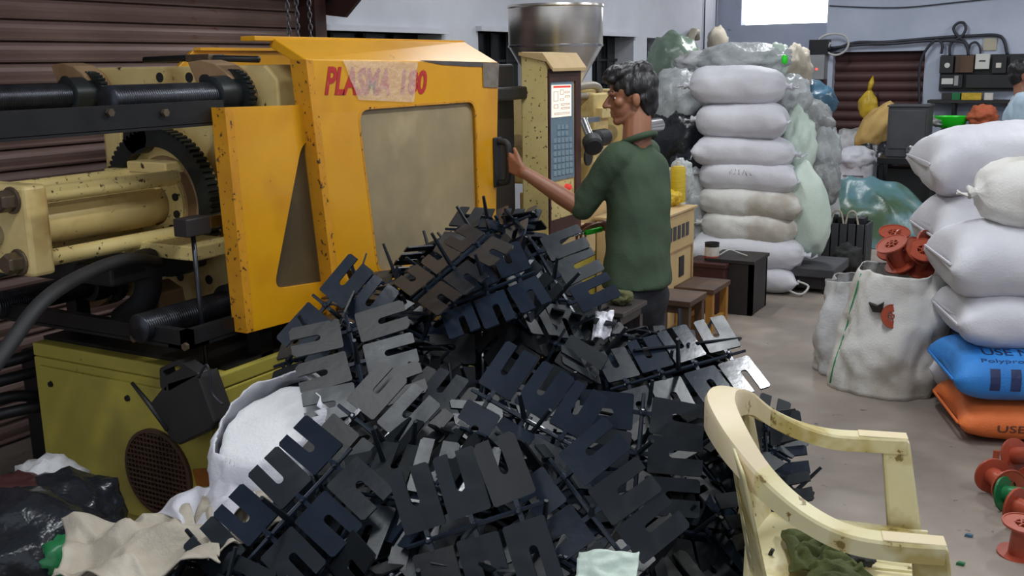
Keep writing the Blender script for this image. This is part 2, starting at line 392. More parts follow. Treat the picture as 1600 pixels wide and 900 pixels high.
# left wall with four window openings
wins = []
for (a, b, top, bot) in ((497, 690, 1.83, 1.15), (747, 842, 1.86, 1.0), (925, 990, 1.86, 1.0), (1011, 1040, 1.86, 1.2)):
    wins.append((at(a, 60, x=XW).y, at(b, 60, x=XW).y, bot, top))
wl = MB(); ys = 4.78
for (y0, y1, z0, z1) in wins:
    wl.box((XW-.25, ys, 0), (XW, y0, 3.6)); wl.box((XW-.25, y0, 0), (XW, y1, z0)); wl.box((XW-.25, y0, z1), (XW, y1, 3.6)); ys = y1
wl.box((XW-.25, ys, 0), (XW, YA+.3, 3.6)); wl.box((XW-.25, -1.0, 2.35), (XW, 4.78, 3.6))
struct(wl.build('wall_left', 'plaster'))
for i, (y0, y1, z0, z1) in enumerate(wins):
    wf = MB().box((XW-.25, y0, z0), (XW-.20, y1, z1)); wo = struct(wf.build('window_%d' % (i+1), 'window_dark'))
    for k in range(1, 4 if y1-y0 > .6 else 2):
        yy = y0+(y1-y0)*k/(4 if y1-y0 > .6 else 2); MB().box((XW-.19, yy-.015, z0), (XW-.165, yy+.015, z1)).build('bar', 'black_metal', wo)
    for k in (1, 2, 3): zz_ = z0+(z1-z0)*k/4; MB().box((XW-.195, y0, zz_-.01), (XW-.17, y1, zz_+.01)).build('bar', 'black_metal', wo)
    if i < 3: MB().box((XW-.2, y0-.03, z1), (XW+.05, y1+.03, z1+.035)).build('lintel', 'plaster', wo)
# back walls: a recess with a bright high window, then the wall with the shutter
xA1 = at(1291, 60, y=YB).x
wb = MB(); wa0, wa1, wz = at(1158, 36, y=YA).x, at(1297, 36, y=YA).x+.05, at(1230, 37, y=YA).z
wb.box((XW-.1, YA, 0), (wa0, YA+.25, 3.6)); wb.box((wa0, YA, 0), (wa1, YA+.25, wz)); wb.box((wa0, YA, 2.9), (wa1, YA+.25, 3.6)); wb.box((wa1, YA, 0), (xA1+.4, YA+.25, 3.6))
struct(wb.build('wall_back', 'plaster_back'))
wn = struct(MB().box((wa0, YA+.18, wz), (wa1, YA+.22, 2.9)).build('window_5', 'daylight'))
MB().box((wa0-.02, YA+.02, wz-.03), (wa1+.02, YA+.2, wz)).build('window_sill', 'plaster', wn)
dx0, dx1, dzt = at(1302, 86, y=YB).x, at(1446, 82, y=YB).x, 1.69
wc = MB(); wc.box((xA1, YB, 0), (dx0, YB+.2, 3.6)); wc.box((dx0, YB, dzt), (dx1, YB+.2, 3.6)); wc.box((dx1, YB, 0), (3.6, YB+.2, 3.6)); wc.box((xA1, YB+.2, 0), (xA1+.2, YA, 3.6))
struct(wc.build('wall_back_inner', 'plaster_back'))
d2 = struct(MB().box((dx0, YB+.14, 0), (dx1, YB+.18, dzt)).build('door_2', 'dark_shutter'))
sl = MB(); sl.grid(lambda u, v: (dx0+(dx1-dx0)*u, YB+.14-.03*math.sin(PI*v)**.7, .104*v), 2, 6); me = sl.mesh('slat')
for k in range(16):
    o = link('slat', me, 'dark_shutter' if k == 0 else None, d2, True); o.location = (0, 0, .01+k*.105)
struct(MB().box((3.4, -1.0, 0), (3.6, YB, 3.6)).build('wall_right', 'plaster'))
# roller shutter on the left, behind the machine
d1 = struct(MB().box((XW-.12, -1.0, 0), (XW-.10, 4.80, 2.3)).build('door_1', 'shutter'))
sl = MB()
prof = [(-.010, 0.0), (.022, .004), (.026, .012), (.010, .020), (.020, .040), (.024, .055), (.018, .072), (.004, .086), (-.010, .092)]
sl.grid(lambda u, v: (XW-.08+prof[min(8, int(round(v*8)))][0], -1.0+5.8*u, prof[min(8, int(round(v*8)))][1]), 2, 9); me = sl.mesh('slat')
for k in range(25):
    o = link('slat', me, 'shutter' if k == 0 else None, d1, False); o.location = (0, 0, .01+k*.0915)
MB().box((XW-.1, 4.76, 0), (XW+.06, 4.86, 2.3)).build('guide_rail', 'rust_brown', d1)
# shutter drum and its end bracket
dr = thing('shutter_drum', 'rusty brown roller shutter drum high beside the chains', 'shutter drum', (XW, 3.0, 1.9))
dr['kind'] = 'structure'; del dr['category']
MB().lathe([(.15, -1.0), (.15, 4.9)], (XW+.13, 0, 2.18), 'y', 24).build('drum', 'rust_brown', dr, 'auto')
MB().prism([(XW, 4.9, 1.92), (XW+.16, 4.9, 1.90), (XW+.30, 4.9, 2.02), (XW+.34, 4.9, 2.36), (XW, 4.9, 2.36)], (0, .03, 0)).build('bracket', 'rust_brown', dr)
MB().lathe([(.045, 4.3), (.045, 5.0)], (XW+.13, 0, 2.10), 'y', 16).build('axle', 'rust_brown', dr, 'auto')
# conduit pipe and thin wire on the left wall near the corner
pp = at(1080, 90, x=XW+.06)
tag(MB().tube([(XW+.05, pp.y, 1.2), (XW+.05, pp.y, pp.z+.22), (XW+.07, pp.y+.03, pp.z+.28), (XW+.07, pp.y+.12, pp.z+.28), (XW+.06, pp.y+.15, pp.z+.2)], .045, 10).build('wall_pipe', 'pipe_beige', None, True), 'beige bent pipe on the wall above the green bag', 'pipe')
wy = at(1101, 50, x=XW+.02).y
tag(MB().tube([(XW+.015, wy, 1.4), (XW+.015, wy, 3.5)], .008, 6).build('wall_wire', 'cable', None), 'thin dark vertical wire on the white wall by the corner', 'wire')

# unseen ceiling tube lights above the frame, one added to lift the left front
for i, (p, e, rz) in enumerate(TUBES):
    t = thing('unseen_tube_light', 'unseen white ceiling tube light above the picture', 'ceiling light', p, 'ceiling tube lights')
    t.rotation_euler = (0, 0, rz); ORG[t.name] = V((0, 0, 0))
    MB().box((-.65, -.03, .02), (.65, .03, .07)).build('housing', 'meter_white', t)
    MB().lathe([(.014, -.62), (.014, .62)], (0, 0, 0), 'x', 10).build('tube', 'tube_glow', t, 'auto')
    MB().tube([(-.5, 0, .07), (-.5, 0, 3.6-p[2])], .006, 6).build('hanger', 'cable', t); MB().tube([(.5, 0, .07), (.5, 0, 3.6-p[2])], .006, 6).build('hanger', 'cable', t)

# ================================================================== INJECTION MOULDING MACHINE
CX, CZ = -2.93, 1.145
TX = (-2.57, -3.29); TZ = (1.53, 0.82)
mc = thing('injection_moulding_machine', 'large yellow and cream injection moulding machine with sliding guard and steel hopper', 'machine', (-2.85, 4.0, 0))
# --- base
base = MB().box((-3.31, 2.30, 0), (-2.38, 6.7, .60)); base.box((-3.31, 2.30, .602), (-2.38, 6.7, .652))
base = base.build('base_cabinet', 'olive_yellow', mc, bevel=.006)
MB().box((-3.27, 2.287, .075), (-2.42, 2.30, .572)).build('end_panel', 'olive_yellow', base, bevel=.004)
MB().box((-2.38, 2.42, .05), (-2.368, 3.6, .57)).build('side_panel', 'olive_yellow', base, bevel=.004)
for (a, b) in ((80, 600), (200, 622), (320, 648)):
    p = at(a, b, y=2.287); MB().lathe([(.012, 0), (.010, -.008)], p, 'y', 8).build('screw', 'black_metal', base)
vc = at(249, 738, y=2.286); vr = .158
vent = MB().lathe([(vr, 0), (vr, -.012), (vr-.012, -.014), (vr-.014, -.004), (0.0, -.002)], (vc.x, 2.287, vc.z), 'y', 40).build('vent', 'wood_dark', base, 'auto')
gm = MB()
for k in range(-8, 9):
    q = k*.0175; hh = math.sqrt(max(0, (vr-.014)**2-q*q))
    gm.box((vc.x+q-.0025, 2.276, vc.z-hh), (vc.x+q+.0025, 2.281, vc.z+hh)); gm.box((vc.x-hh, 2.272, vc.z+q-.0025), (vc.x+hh, 2.277, vc.z+q+.0025))
gm.build('grille', 'wood_dark', vent)
tg = at(322, 745, y=2.286); MB().box((tg.x-.05, 2.280, tg.z-.03), (tg.x+.05, 2.287, tg.z+.03), Euler((0, R(-14), 0))).build('tag_plate', 'orange_tag', base)
# --- bed rails and frame of black angle iron
cr = at(287, 530, x=-2.40)
fr = MB(); fr.box((-3.40, cr.y, .775), (-2.385, cr.y+.03, .825)); fr.box((-2.415, cr.y, .775), (-2.385, 4.2, .825)); fr.box((-3.42, cr.y, .775), (-3.39, 4.2, .825))
fr.box((-3.40, cr.y, .765), (-2.385, cr.y+.09, .777)); fr.box((-2.47, cr.y, .765), (-2.385, 4.2, .777))
fr = fr.build('lower_frame', 'black_metal', mc)
for (a, b) in ((212, 528), (292, 541)):
    MB().lathe([(.013, 0), (.013, -.012)], at(a, b, y=cr.y), 'y', 6).build('bolt', 'bolt_metal', fr)
for (x, y) in ((-2.43, 2.55), (-3.36, 2.55), (-2.43, 3.9), (-3.36, 3.9)):
    MB().box((x-.03, y-.03, .65), (x+.03, y+.03, .77)).build('post', 'black_metal', fr)
ur = MB().box((-2.43, .9, 1.455), (-2.39, 2.42, 1.523)); ur.box((-2.50, .9, 1.447), (-2.39, 2.42, 1.457)); ur = ur.build('upper_rail', 'black_metal', mc)
for a in (170, 256):
    p = at(a, 176, x=-2.39); MB().lathe([(.012, 0), (.012, .012)], (-2.39, p.y, p.z), 'x', 6).build('bolt', 'bolt_metal', ur)
MB().box((-3.42, .9, 1.455), (-3.38, 2.6, 1.523)).build('upper_rail', 'black_metal', mc)
MB().box((-2.42, 3.95, 1.455), (-2.36, 4.42, 1.515)).build('upper_rail', 'black_metal', mc, bevel=.01)
# --- tie bars with threads, nuts, sprockets
def thread(y0, y1, r, x, z):
    pr = []; n = int((y1-y0)/.009)
    pr.append((r*.93, y0))
    for k in range(n):
        y = y0+.004+k*.009; pr += [(r, y), (r, y+.004), (r*.93, y+.0065)]
    pr.append((r*.95, y1)); return MB().lathe(pr, (x, 0, z), 'y', 20)
def gear(c, r, w, nt, axis='y', depth=.008):
    poly = []
    for k in range(nt):
        for (f, rr) in ((0, r-depth), (.25, r-depth), (.4, r), (.85, r)):
            a = 2*PI*(k+f)/nt; poly.append(V(c)+V((math.cos(a)*rr, 0, math.sin(a)*rr)))
    return MB().prism(poly, (0, w, 0))
for ix, x in enumerate(TX):
    for iz, z in enumerate(TZ):
        y0 = at(168, 155, x=x).y if (ix, iz) == (0, 0) else (at(215, 508, x=x).y if (ix, iz) == (0, 1) else 2.15 if iz else 1.2)
        tb = thread(y0, 2.74, .047, x, z).build('tie_bar', 'thread_metal', mc, True)
        MB().lathe([(.044, 2.74), (.044, 4.3)], (x, 0, z), 'y', 20).build('rod', 'steel', tb, 'auto')
        ny = 2.58
        nut = MB().lathe([(.055, ny-.04), (.066, ny-.035), (.068, ny+.03), (.060, ny+.035), (.060, ny+.11), (.04, ny+.11)], (x, 0, z), 'y', 28).build('tie_bar_nut', 'gear_black', mc, 'auto')
        gear((x, ny+.06, z), .088, .03, 30).build('sprocket', 'gear_black', nut)
# --- rear platen
def hexbolt(mb, c, r, h, ax='y', sgn=-1): return mb.lathe([(r, 0), (r, sgn*h*.8), (r*.85, sgn*h)], c, ax, 6)
px0, px1 = -3.39, -2.43; pol = [(px0+.06, 0, 1.63), (px1-.05, 0, 1.63), (px1, 0, 1.58), (px1, 0, 1.44), (px1-.10, 0, 1.38), (px1-.10, 0, .95), (px1, 0, .90), (px1, 0, .74), (px0, 0, .74), (px0, 0, .90), (px0+.06, 0, .97), (px0+.06, 0, 1.38), (px0, 0, 1.44), (px0, 0, 1.58)]
plt = MB().prism([(p[0], 2.72, p[2]) for p in pol], (0, .20, 0)).build('rear_platen', 'cream_paint', mc, bevel=.008)
hl = MB()
for (a, b) in ((250, 121), (296, 121), (345, 119)):
    p = at(a, b, y=2.72); MB().lathe([(.018, 0), (.018, -.003), (.0, -.003)], (p.x, 2.72, p.z), 'y', 14).build('hole', 'rubber', plt)
for (a, b) in ((282, 432), (327, 437), (371, 440), (285, 478)):
    p = at(a, b, y=2.72); MB().lathe([(.018, 0), (.018, -.003), (.0, -.003)], (p.x, 2.72, p.z), 'y', 14).build('hole', 'rubber', plt)
# guide shoes beside the tie bars (brown quarter caps)
for x in TX:
    for z, s in ((1.53, 1), (.82, -1)):
        arc = [(x-.12+.17*math.cos(t), 2.62, z+s*(-.01+.13*math.sin(t))) for t in [PI*.12*k for k in range(0, 6)]]
        MB().prism([(x-.12, 2.62, z)]+arc, (0, .10, 0)).build('nut_guard', 'tan_metal', plt, bevel=.004)
        MB().lathe([(.022, 0), (.022, -.012), (0, -.012)], (x-.09, 2.62, z+s*.05), 'y', 12).build('bolt', 'rubber', plt)
# ring gear
nt = 72; out_, in_ = [], []
for k in range(nt):
    for (f, rr) in ((0, .262), (.25, .262), (.42, .272), (.85, .272)):
        a = 2*PI*(k+f)/nt; out_.append((CX+math.cos(a)*rr, 2.60, CZ+math.sin(a)*rr)); in_.append((CX+math.cos(a)*.205, 2.60, CZ+math.sin(a)*.205))
MB().ringprism(out_, in_, (0, .05, 0)).build('ring_gear', 'gear_black', mc)
MB().lathe([(.262, 2.645), (.262, 2.66), (.19, 2.665), (.19, 2.73)], (CX, 0, CZ), 'y', 40).build('ring_hub', 'cream_paint', mc, 'auto')
# small cream brackets by the ring gear
for (a, b, w_, h_) in ((205, 275, .12, .05), (235, 262, .10, .045)):
    p = at(a, b, y=2.58); MB().box((p.x-w_, 2.56, p.z-h_/2), (p.x+w_, 2.70, p.z+h_/2)).build('bracket', 'cream_paint', plt, bevel=.006)
p = at(185, 220, y=2.66); MB().box((p.x-.05, 2.64, p.z-.10), (p.x+.04, 2.72, p.z+.10)).build('bracket', 'cream_paint', plt, bevel=.006)
p = at(210, 215, y=2.6); MB().lathe([(.06, 0), (.06, .05), (.03, .05), (.03, .10)], (p.x, 2.6, p.z), 'y', 20).build('idler_gear', 'gear_black', mc, 'auto')
p = at(232, 470, y=2.45); MB().prism([(p.x-.06, 2.45, p.z-.05), (p.x+.06, 2.45, p.z-.04), (p.x+.05, 2.45, p.z+.03), (p.x-.02, 2.45, p.z+.06), (p.x-.07, 2.45, p.z+.02)], (0, .12, 0)).build('bracket', 'tan_metal', mc, bevel=.008)
# --- clamping cylinder
cyl = MB().lathe([(.076, 2.02), (.076, 2.55), (.070, 2.56), (.070, 2.62)], (CX, 0, CZ), 'y', 36).build('clamp_cylinder', 'cream_paint', mc, 'auto')
ep = MB().box((CX-.165, 1.955, CZ-.14), (CX+.165, 2.035, CZ+.14)).build('end_plate', 'cream_paint', cyl, bevel=.012)
for sx in (-1, 1):
    for sz in (-1, 1):
        MB().lathe([(.027, 2.03), (.027, 2.60)], (CX+sx*.105, 0, CZ+sz*.10), 'y', 14).build('tie_rod', 'cream_chipped', cyl, 'auto')
        b_ = MB().lathe([(.042, 1.955), (.042, 1.948), (.034, 1.946)], (CX+sx*.105, 0, CZ+sz*.095), 'y', 18); hexbolt(b_, (CX+sx*.105, 1.948, CZ+sz*.095), .034, .045)
        b_.build('hex_bolt', 'bolt_metal', cyl, bevel=.002)
MB().lathe([(.035, 0), (.035, -.03), (.028, -.03), (.028, -.10), (.020, -.10), (.020, -.22)], (CX+.01, 1.955, CZ-.015), 'y', 16).build('hydraulic_fitting', 'steel', cyl, 'auto')
fo = MB().lathe([(.07, 2.60), (.155, 2.60), (.155, 2.64), (.17, 2.645), (.17, 2.70)], (CX, 0, CZ), 'y', 36).build('flange', 'tan_metal', cyl, 'auto')
out_, in_ = circ((CX, 2.585, CZ), .145, 32), circ((CX, 2.585, CZ), .077, 32)
MB().ringprism(out_, in_, (0, .02, 0)).build('flange_ring', 'cream_chipped', cyl)
for k in range(12):
    a = 2*PI*(k+.5)/12; MB().lathe([(.014, 0), (.014, -.006), (0, -.006)], (CX+.118*math.cos(a), 2.585, CZ+.118*math.sin(a)), 'y', 10).build('bolt_hole', 'rubber', cyl)
# --- linear scale and its rod
p0 = at(300, 350, x=-2.44); p1 = at(372, 335, x=-2.40)
ls = MB().box((p0.x-.02, p0.y+.05, p0.z-.022), (p0.x+.02, p0.y+.6, p0.z+.018)).build('position_scale', 'steel', mc, bevel=.004)
MB().box((p0.x-.03, p0.y-.05, p0.z-.035), (p0.x+.03, p0.y+.05, p0.z+.022)).build('end_block', 'box_dark', ls, bevel=.004)
MB().tube([(p0.x, p0.y, p0.z-.03), (p0.x, p0.y+.01, .66)], .008, 8).build('rod', 'thread_metal', ls, True)
MB().box((-2.48, p0.y+.5, p0.z-.02), (-2.36, p0.y+.56, p0.z+.015)).build('clamp', 'steel', ls)
# hoses below the cylinder
def bez(pts, n=10):
    pts = [V(p) for p in pts]; out = []
    for i in range(len(pts)-1):
        a = pts[max(0, i-1)]; b = pts[i]; c = pts[i+1]; d = pts[min(len(pts)-1, i+2)]
        for k in range(n):
            t = k/n; out.append(.5*((2*b)+(c-a)*t+(2*a-5*b+4*c-d)*t*t+(3*b-a-3*c+d)*t**3))
    out.append(pts[-1]); return out
MB().tube(bez([dp(-60, 640, 2.3), dp(10, 545, 2.45), dp(70, 468, 2.6), dp(140, 425, 2.9), dp(200, 405, 3.2), dp(250, 410, 3.5)]), .0195, 12).build('hydraulic_hose', 'rubber', mc, True)
MB().tube(bez([dp(-40, 440, 3.4), dp(20, 422, 3.4), dp(50, 402, 3.4), dp(60, 380, 3.45)]), .012, 8).build('hydraulic_hose', 'rubber', mc, True)
MB().tube(bez([dp(225, 400, 3.45), dp(232, 430, 3.5), dp(225, 470, 3.55), dp(190, 500, 3.6)]), .045, 12).build('hydraulic_hose', 'rubber', mc, True)
MB().box((-3.2, 2.2, .93), (-2.72, 2.62, 1.00)).build('cylinder_support', 'rubber', mc, bevel=.01)
p = at(330, 390, y=2.45); MB().box((-3.0, 2.40, p.z-.035), (-2.55, 2.60, p.z+.015)).build('bracket', 'cream_chipped', mc, bevel=.005)
# pump block and pipes left of the base
MB().box((-3.62, 2.45, .02), (-3.33, 3.1, .55)).build('pump_block', 'black_metal', mc, bevel=.02)
for k, (a, b) in enumerate(((30, 560), (20, 590), (35, 640), (15, 620))):
    MB().tube(bez([dp(-40, b+18, 3.75), dp(a, b, 3.8), dp(a+60, b-18+6*k, 3.9), dp(a+95, b+10, 4.0)]), .022, 10).build('pump_pipe', 'black_metal', mc, True)
# --- guard panel (left, under the door)
GXp, GXd = -2.335, -2.295
P = lambda a, b, x=GXd: at(a, b, x=x)
outer = [P(351, 168, GXp), P(500, 163, GXp), P(540, 480, GXp), P(386, 521, GXp)]
inner = [P(472, 222, GXp), P(505, 214, GXp), P(534, 436, GXp), P(428, 452, GXp)]
ro = rquad(outer, .012, 8); ri = rquad(inner, .05, 8)
gp = MB().ringprism(ro, ri, (-.025, 0, 0)).build('guard_panel', 'yellow_paint', mc, bevel=.003)
MB().prism([P(351, 168, GXp+.002), P(364, 170, GXp+.002), P(397, 517, GXp+.002), P(386, 521, GXp+.002)], (-.06, 0, 0)).build('edge_strip', 'yellow_edge', gp)
MB().prism([p+V((-.012, 0, 0)) for p in rquad([outer[0]*.0+inner[0], inner[1], inner[2], inner[3]], .05, 6)], (-.003, 0, 0)).build('pane', 'dark_pane', gp)
# --- sliding guard door
oc = [P(478, 93), P(779, 98), P(774, 440), P(527, 500)]
ic = [P(560, 172), P(742, 159), P(749, 386), P(592, 427)]
ro = rquad(oc, .012, 8); ri = rquad(ic, .06, 8)
gd = MB().ringprism(ro, ri, (-.03, 0, 0)).build('guard_door', 'yellow_paint', mc, bevel=.004)
MB().prism([P(478, 93, GXd+.002), P(489, 94, GXd+.002), P(537, 498, GXd+.002), P(527, 500, GXd+.002)], (-.07, 0, 0)).build('edge_strip', 'yellow_edge', gd)
MB().prism([p+V((-.016, 0, 0)) for p in rquad(ic, .06, 6)], (-.004, 0, 0)).build('pane', 'dusty_pane', gd)
fr_o = [p+V((.001, 0, 0)) for p in rquad([p+(p-sum(ic, V())/4)*.025 for p in ic], .06, 8)]
MB().ringprism(fr_o, [p+V((.001, 0, 0)) for p in ri], (-.016, 0, 0)).build('seal', 'yellow_edge', gd)
a0, a1 = oc[0], oc[1]; zt = at(600, 62, x=GXd-.13).z
t0 = V((GXd-.14, a0.y-.0, zt)); t1 = V((GXd-.14, a1.y-.06, zt))
ch = MB().add([a0, a1, t1, t0, a0+V((-.004, 0, -.03)), a1+V((-.03, 0, -.03)), t1+V((-.02, 0, -.03)), t0+V((-.02, 0, -.03))], [(0, 1, 2, 3), (4, 7, 6, 5), (0, 4, 5, 1), (1, 5, 6, 2), (2, 6, 7, 3), (3, 7, 4, 0)])
ch.build('top_hood', 'yellow_paint', gd, bevel=.004)
MB().box((GXd-.20, a0.y-.09, zt-.012), (GXd-.135, a1.y-.06, zt+.004)).build('top_plate', 'yellow_paint', gd, bevel=.003)
MB().prism([P(655, 94, GXd+.001), P(779, 98, GXd+.001), P(779, 105, GXd+.001), P(735, 104, GXd+.001), P(690, 101, GXd+.001)], (.002, 0, 0)).build('tape', 'grey_tape', gd)
MB().prism([P(754, 98, GXd+.003), P(779, 99, GXd+.003), P(778, 137, GXd+.003), P(755, 136, GXd+.003)], (.002, 0, 0)).build('sticker', 'silver_sticker', gd)
def plane_text(body, tl, tr, bl, m, name, parent, bold=.0, shear=.0, size=1.0, lift=.001):
    mb = text_mb(body, size, bold, shear); xs = [p.x for p in mb.v]; zs = [p.y for p in mb.v]; x0, x1, z0, z1 = min(xs), max(xs), min(zs), max(zs)
    tl, tr, bl = V(tl), V(tr), V(bl); n = (tr-tl).cross(tl-bl).normalized()
    mb.v = [tl+(tr-tl)*((p.x-x0)/(x1-x0))+(bl-tl)*((z1-p.y)/(z1-z0))+n*lift for p in mb.v]
    return mb.build(name, m, parent)
plane_text('PLASMA', P(510, 103), P(611, 107), P(507, 149), 'red_ink', 'lettering', gd, .035, .12, lift=.002)
plane_text('180', P(627, 108), P(667, 109), P(626, 148), 'red_ink', 'lettering', gd, .035, .12, lift=.002)
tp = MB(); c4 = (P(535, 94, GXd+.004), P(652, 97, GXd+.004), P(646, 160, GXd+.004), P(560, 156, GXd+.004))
tp.grid(lambda u, v: (c4[0]*(1-u)+c4[1]*u)*(1-v)+(c4[3]*(1-u)+c4[2]*u)*v+V((.004*fn((u*3, v*2, 0), 2, 3)+.002, 0, 0)), 24, 12); tp.build('tape_with_glare', 'tape_with_glare', gd, True)  # crinkled tape film, pale with painted glare over the lettering
# handle
hy = P(776, 250).y; hz0, hz1 = P(776, 292).z, P(776, 214).z
HG = V((GXd+.062, hy-.005, (hz0+hz1)/2+.01))
hb = MB().box((GXd, hy-.035, hz0), (GXd+.012, hy+.035, hz1)).build('handle', 'rubber', gd, bevel=.008)
MB().tube(bez([(GXd+.01, hy, hz1-.02), (GXd+.05, hy, hz1-.025), (GXd+.062, hy, hz1-.06), (GXd+.062, hy, hz0+.06), (GXd+.05, hy, hz0+.025), (GXd+.01, hy, hz0+.02)], 5), .015, 10).build('grip', 'rubber', hb, True)
# --- far side guard
fx = -3.28; ry_ = at(276, 95, x=fx).y; ry2 = at(302, 78, x=fx).y; rz_ = at(302, 79, x=fx).z
fg = MB().prism([(fx, ry_, .80), (fx, 4.15, .80), (fx, 4.15, rz_), (fx, ry2, rz_), (fx, ry_, rz_-.07)], (-.02, 0, 0)).build('rear_guard', 'yellow_paint', mc, bevel=.003)
MB().prism([(fx+.001, ry2, rz_), (fx+.001, 4.15, rz_), (fx+.03, 4.15, rz_), (fx+.03, ry2+.01, rz_)], (0, 0, .012)).build('top_lip', 'yellow_paint', fg)
MB().tube([(-3.1, 2.75, 1.655), (-2.9, 2.8, 1.66), (-2.6, 2.82, 1.65)], .012, 8).build('grease_pipe', 'black_metal', mc, True)
MB().box((-2.92, 2.78, 1.645), (-2.80, 2.86, 1.672)).build('grease_block', 'bolt_metal', mc, bevel=.004)
# --- moving platen, mould and fixed platen inside the guard
MB().box((px0+.02, 3.15, .74), (px1-.02, 3.42, 1.60)).build('moving_platen', 'cream_paint', mc, bevel=.01)
MB().box((CX-.26, 3.42, .86), (CX+.26, 3.70, 1.42)).build('mould_half', 'thread_metal', mc, bevel=.006)
MB().box((CX-.26, 3.90, .86), (CX+.26, 4.18, 1.42)).build('mould_half', 'thread_metal', mc, bevel=.006)
MB().box((px0+.02, 4.18, .74), (px1-.02, 4.42, 1.62)).build('fixed_platen', 'box_dark', mc, bevel=.01)
MB().box((-3.31, 2.35, .652), (-2.40, 4.4, .665)).build('bed_plate', 'black_metal', mc)
# --- control cabinet
KX = -2.25; ky0 = at(856, 200, x=KX).y; ky1 = at(905, 200, x=KX).y; kx0 = at(815, 200, y=ky0).x; kz1 = at(862, 108, x=KX).z; kz0 = .62
kc = MB().prism([(kx0, ky0, kz0), (KX, ky0, kz0), (KX, ky0, kz1), (KX-.03, ky0, kz1+.075), (kx0, ky0, kz1+.082)], (0, ky1-ky0, 0)).build('control_cabinet', 'cream_chipped', mc, bevel=.005)
kf = MB().ringprism([(KX, ky0, kz0), (KX, ky1, kz0), (KX, ky1, kz1), (KX, ky0, kz1)], [(KX, ky0+.012, kz0+.25), (KX, ky1-.06, kz0+.25), (KX, ky1-.06, kz1-.06), (KX, ky0+.012, kz1-.06)], (.010, 0, 0)).build('bezel', 'rust_brown', kc)
K = lambda a, b: at(a+2, b, x=KX+.004)
MB().prism([K(858, 124), K(893, 123), K(895, 276), K(858, 284)], (.002, 0, 0)).build('keypad_panel', 'keypad', kc)
sc_ = MB().prism([K(859, 133), K(889, 132), K(889, 181), K(859, 184)], (.006, 0, 0)).build('screen', 'screen_on', kc)
def sub_rect(c, u0, u1, v0, v1, x):
    f = lambda u, v: (c[0]*(1-u)+c[1]*u)*(1-v)+(c[3]*(1-u)+c[2]*u)*v
    return [V((x, f(u, v).y, f(u, v).z)) for u, v in ((u0, v0), (u1, v0), (u1, v1), (u0, v1))]
cs = (K(859, 133), K(889, 132), K(889, 181), K(859, 184))
MB().prism(sub_rect(cs, .05, .95, .03, .09, KX+.0105), (.001, 0, 0)).build('screen_bar', 'screen_red', sc_)
for (u0, u1, v0, v1) in ((.06, .3, .2, .5), (.4, .6, .15, .3), (.65, .9, .2, .26), (.65, .9, .34, .40), (.4, .6, .42, .5), (.08, .3, .6, .72), (.45, .9, .58, .64), (.45, .9, .7, .76), (.1, .9, .86, .92)):
    MB().ringprism(sub_rect(cs, u0, u1, v0, v1, KX+.0105), sub_rect(cs, u0+.02, u1-.02, v0+.015, v1-.015, KX+.0105), (.001, 0, 0)).build('screen_field', 'screen_ink', sc_)
ck = (K(858, 190), K(893, 189), K(895, 274), K(858, 281))
for rr in range(8):
    for cc in range(5):
        if rr in (0, 1) and cc in (0, 4): continue
        MB().prism(sub_rect(ck, .1+cc*.17, .1+cc*.17+.12, .06+rr*.115, .06+rr*.115+.08, KX+.006), (.004, 0, 0)).build('key', 'key', kc)
MB().lathe([(.016, 0), (.016, .02), (.010, .03)], at(884, 292, x=KX+.018), 'x', 12).build('stop_button', 'screen_red', kc)
MB().prism([(kx0-.005, ky0-.012, kz1+.080), (KX-.02, ky0-.012, kz1+.076), (KX+.035, ky0-.012, kz1+.005), (KX+.035, ky0-.012, kz1-.01), (KX-.0, ky0-.012, kz1+.035), (kx0-.005, ky0-.012, kz1+.066)], (0, ky1-ky0+.024, 0)).build('hood', 'cream_plain', kc)
# --- hopper
hp = at(868, 40, x=-2.85); hx, hyy = -2.85, hp.y; S = 1/1600*6.14
hr = 74*S; hzt = at(868, 8, x=-2.85).z; hzc = at(868, 72, x=-2.85).z; hzb = 1.35
hop = MB().lathe([(hr-.008, hzt-.02), (hr+.004, hzt), (hr+.006, hzt-.012), (hr, hzt-.02), (hr, hzc), (.07, hzb), (.06, hzb-.15), (.05, hzb-.15), (.06, hzb), (hr-.01, hzc), (hr-.008, hzt-.02)], (hx, hyy, 0), 'z', 48)
hop.f = hop.f[:-2]; hop = hop.build('hopper', 'stainless', mc, 'auto')
MB().lathe([(hr+.003, hzc-.006), (hr+.004, hzc+.006)], (hx, hyy, 0), 'z', 48).build('hopper_seam', 'steel', hop, 'auto')
MB().box((hx-.09, hyy-.09, hzb-.30), (hx+.09, hyy+.09, hzb-.13)).build('feed_throat', 'cream_paint', mc, bevel=.01)
# --- injection unit behind the cabinet
MB().box((-2.75, 5.0, .65), (-2.40, 6.6, .92)).build('injection_bed', 'cream_plain', mc, bevel=.01)
iu = MB().box((-3.1, 5.35, .92), (-2.45, 5.55, 1.45)).build('injection_housing', 'cream_paint', mc, bevel=.01)
MB().box((-3.1, 5.8, .92), (-2.45, 6.0, 1.46)).build('injection_housing', 'cream_paint', mc, bevel=.01)
for k, (a, b) in enumerate(((920, 245), (935, 290))):
    p = at(a, b, x=-2.44); MB().lathe([(.05, 0), (.05, .012), (.0, .012)], (p.x-.01, p.y, p.z), 'x', 18).build('port', 'rubber', iu)
MB().lathe([(.07, 4.45), (.07, 5.6)], (-2.95, 0, CZ), 'y', 24).build('barrel', 'steel', mc, 'auto')
MB().lathe([(.05, 5.4), (.05, 6.6)], (-2.55, 0, 1.2), 'y', 20).build('injection_cylinder', 'steel', mc, 'auto')
k0 = at(912, 190, x=-2.35); k1 = at(925, 222, x=-2.22)
MB().tube([k0, k1], .022, 14).build('lever', 'steel', mc, 'auto')
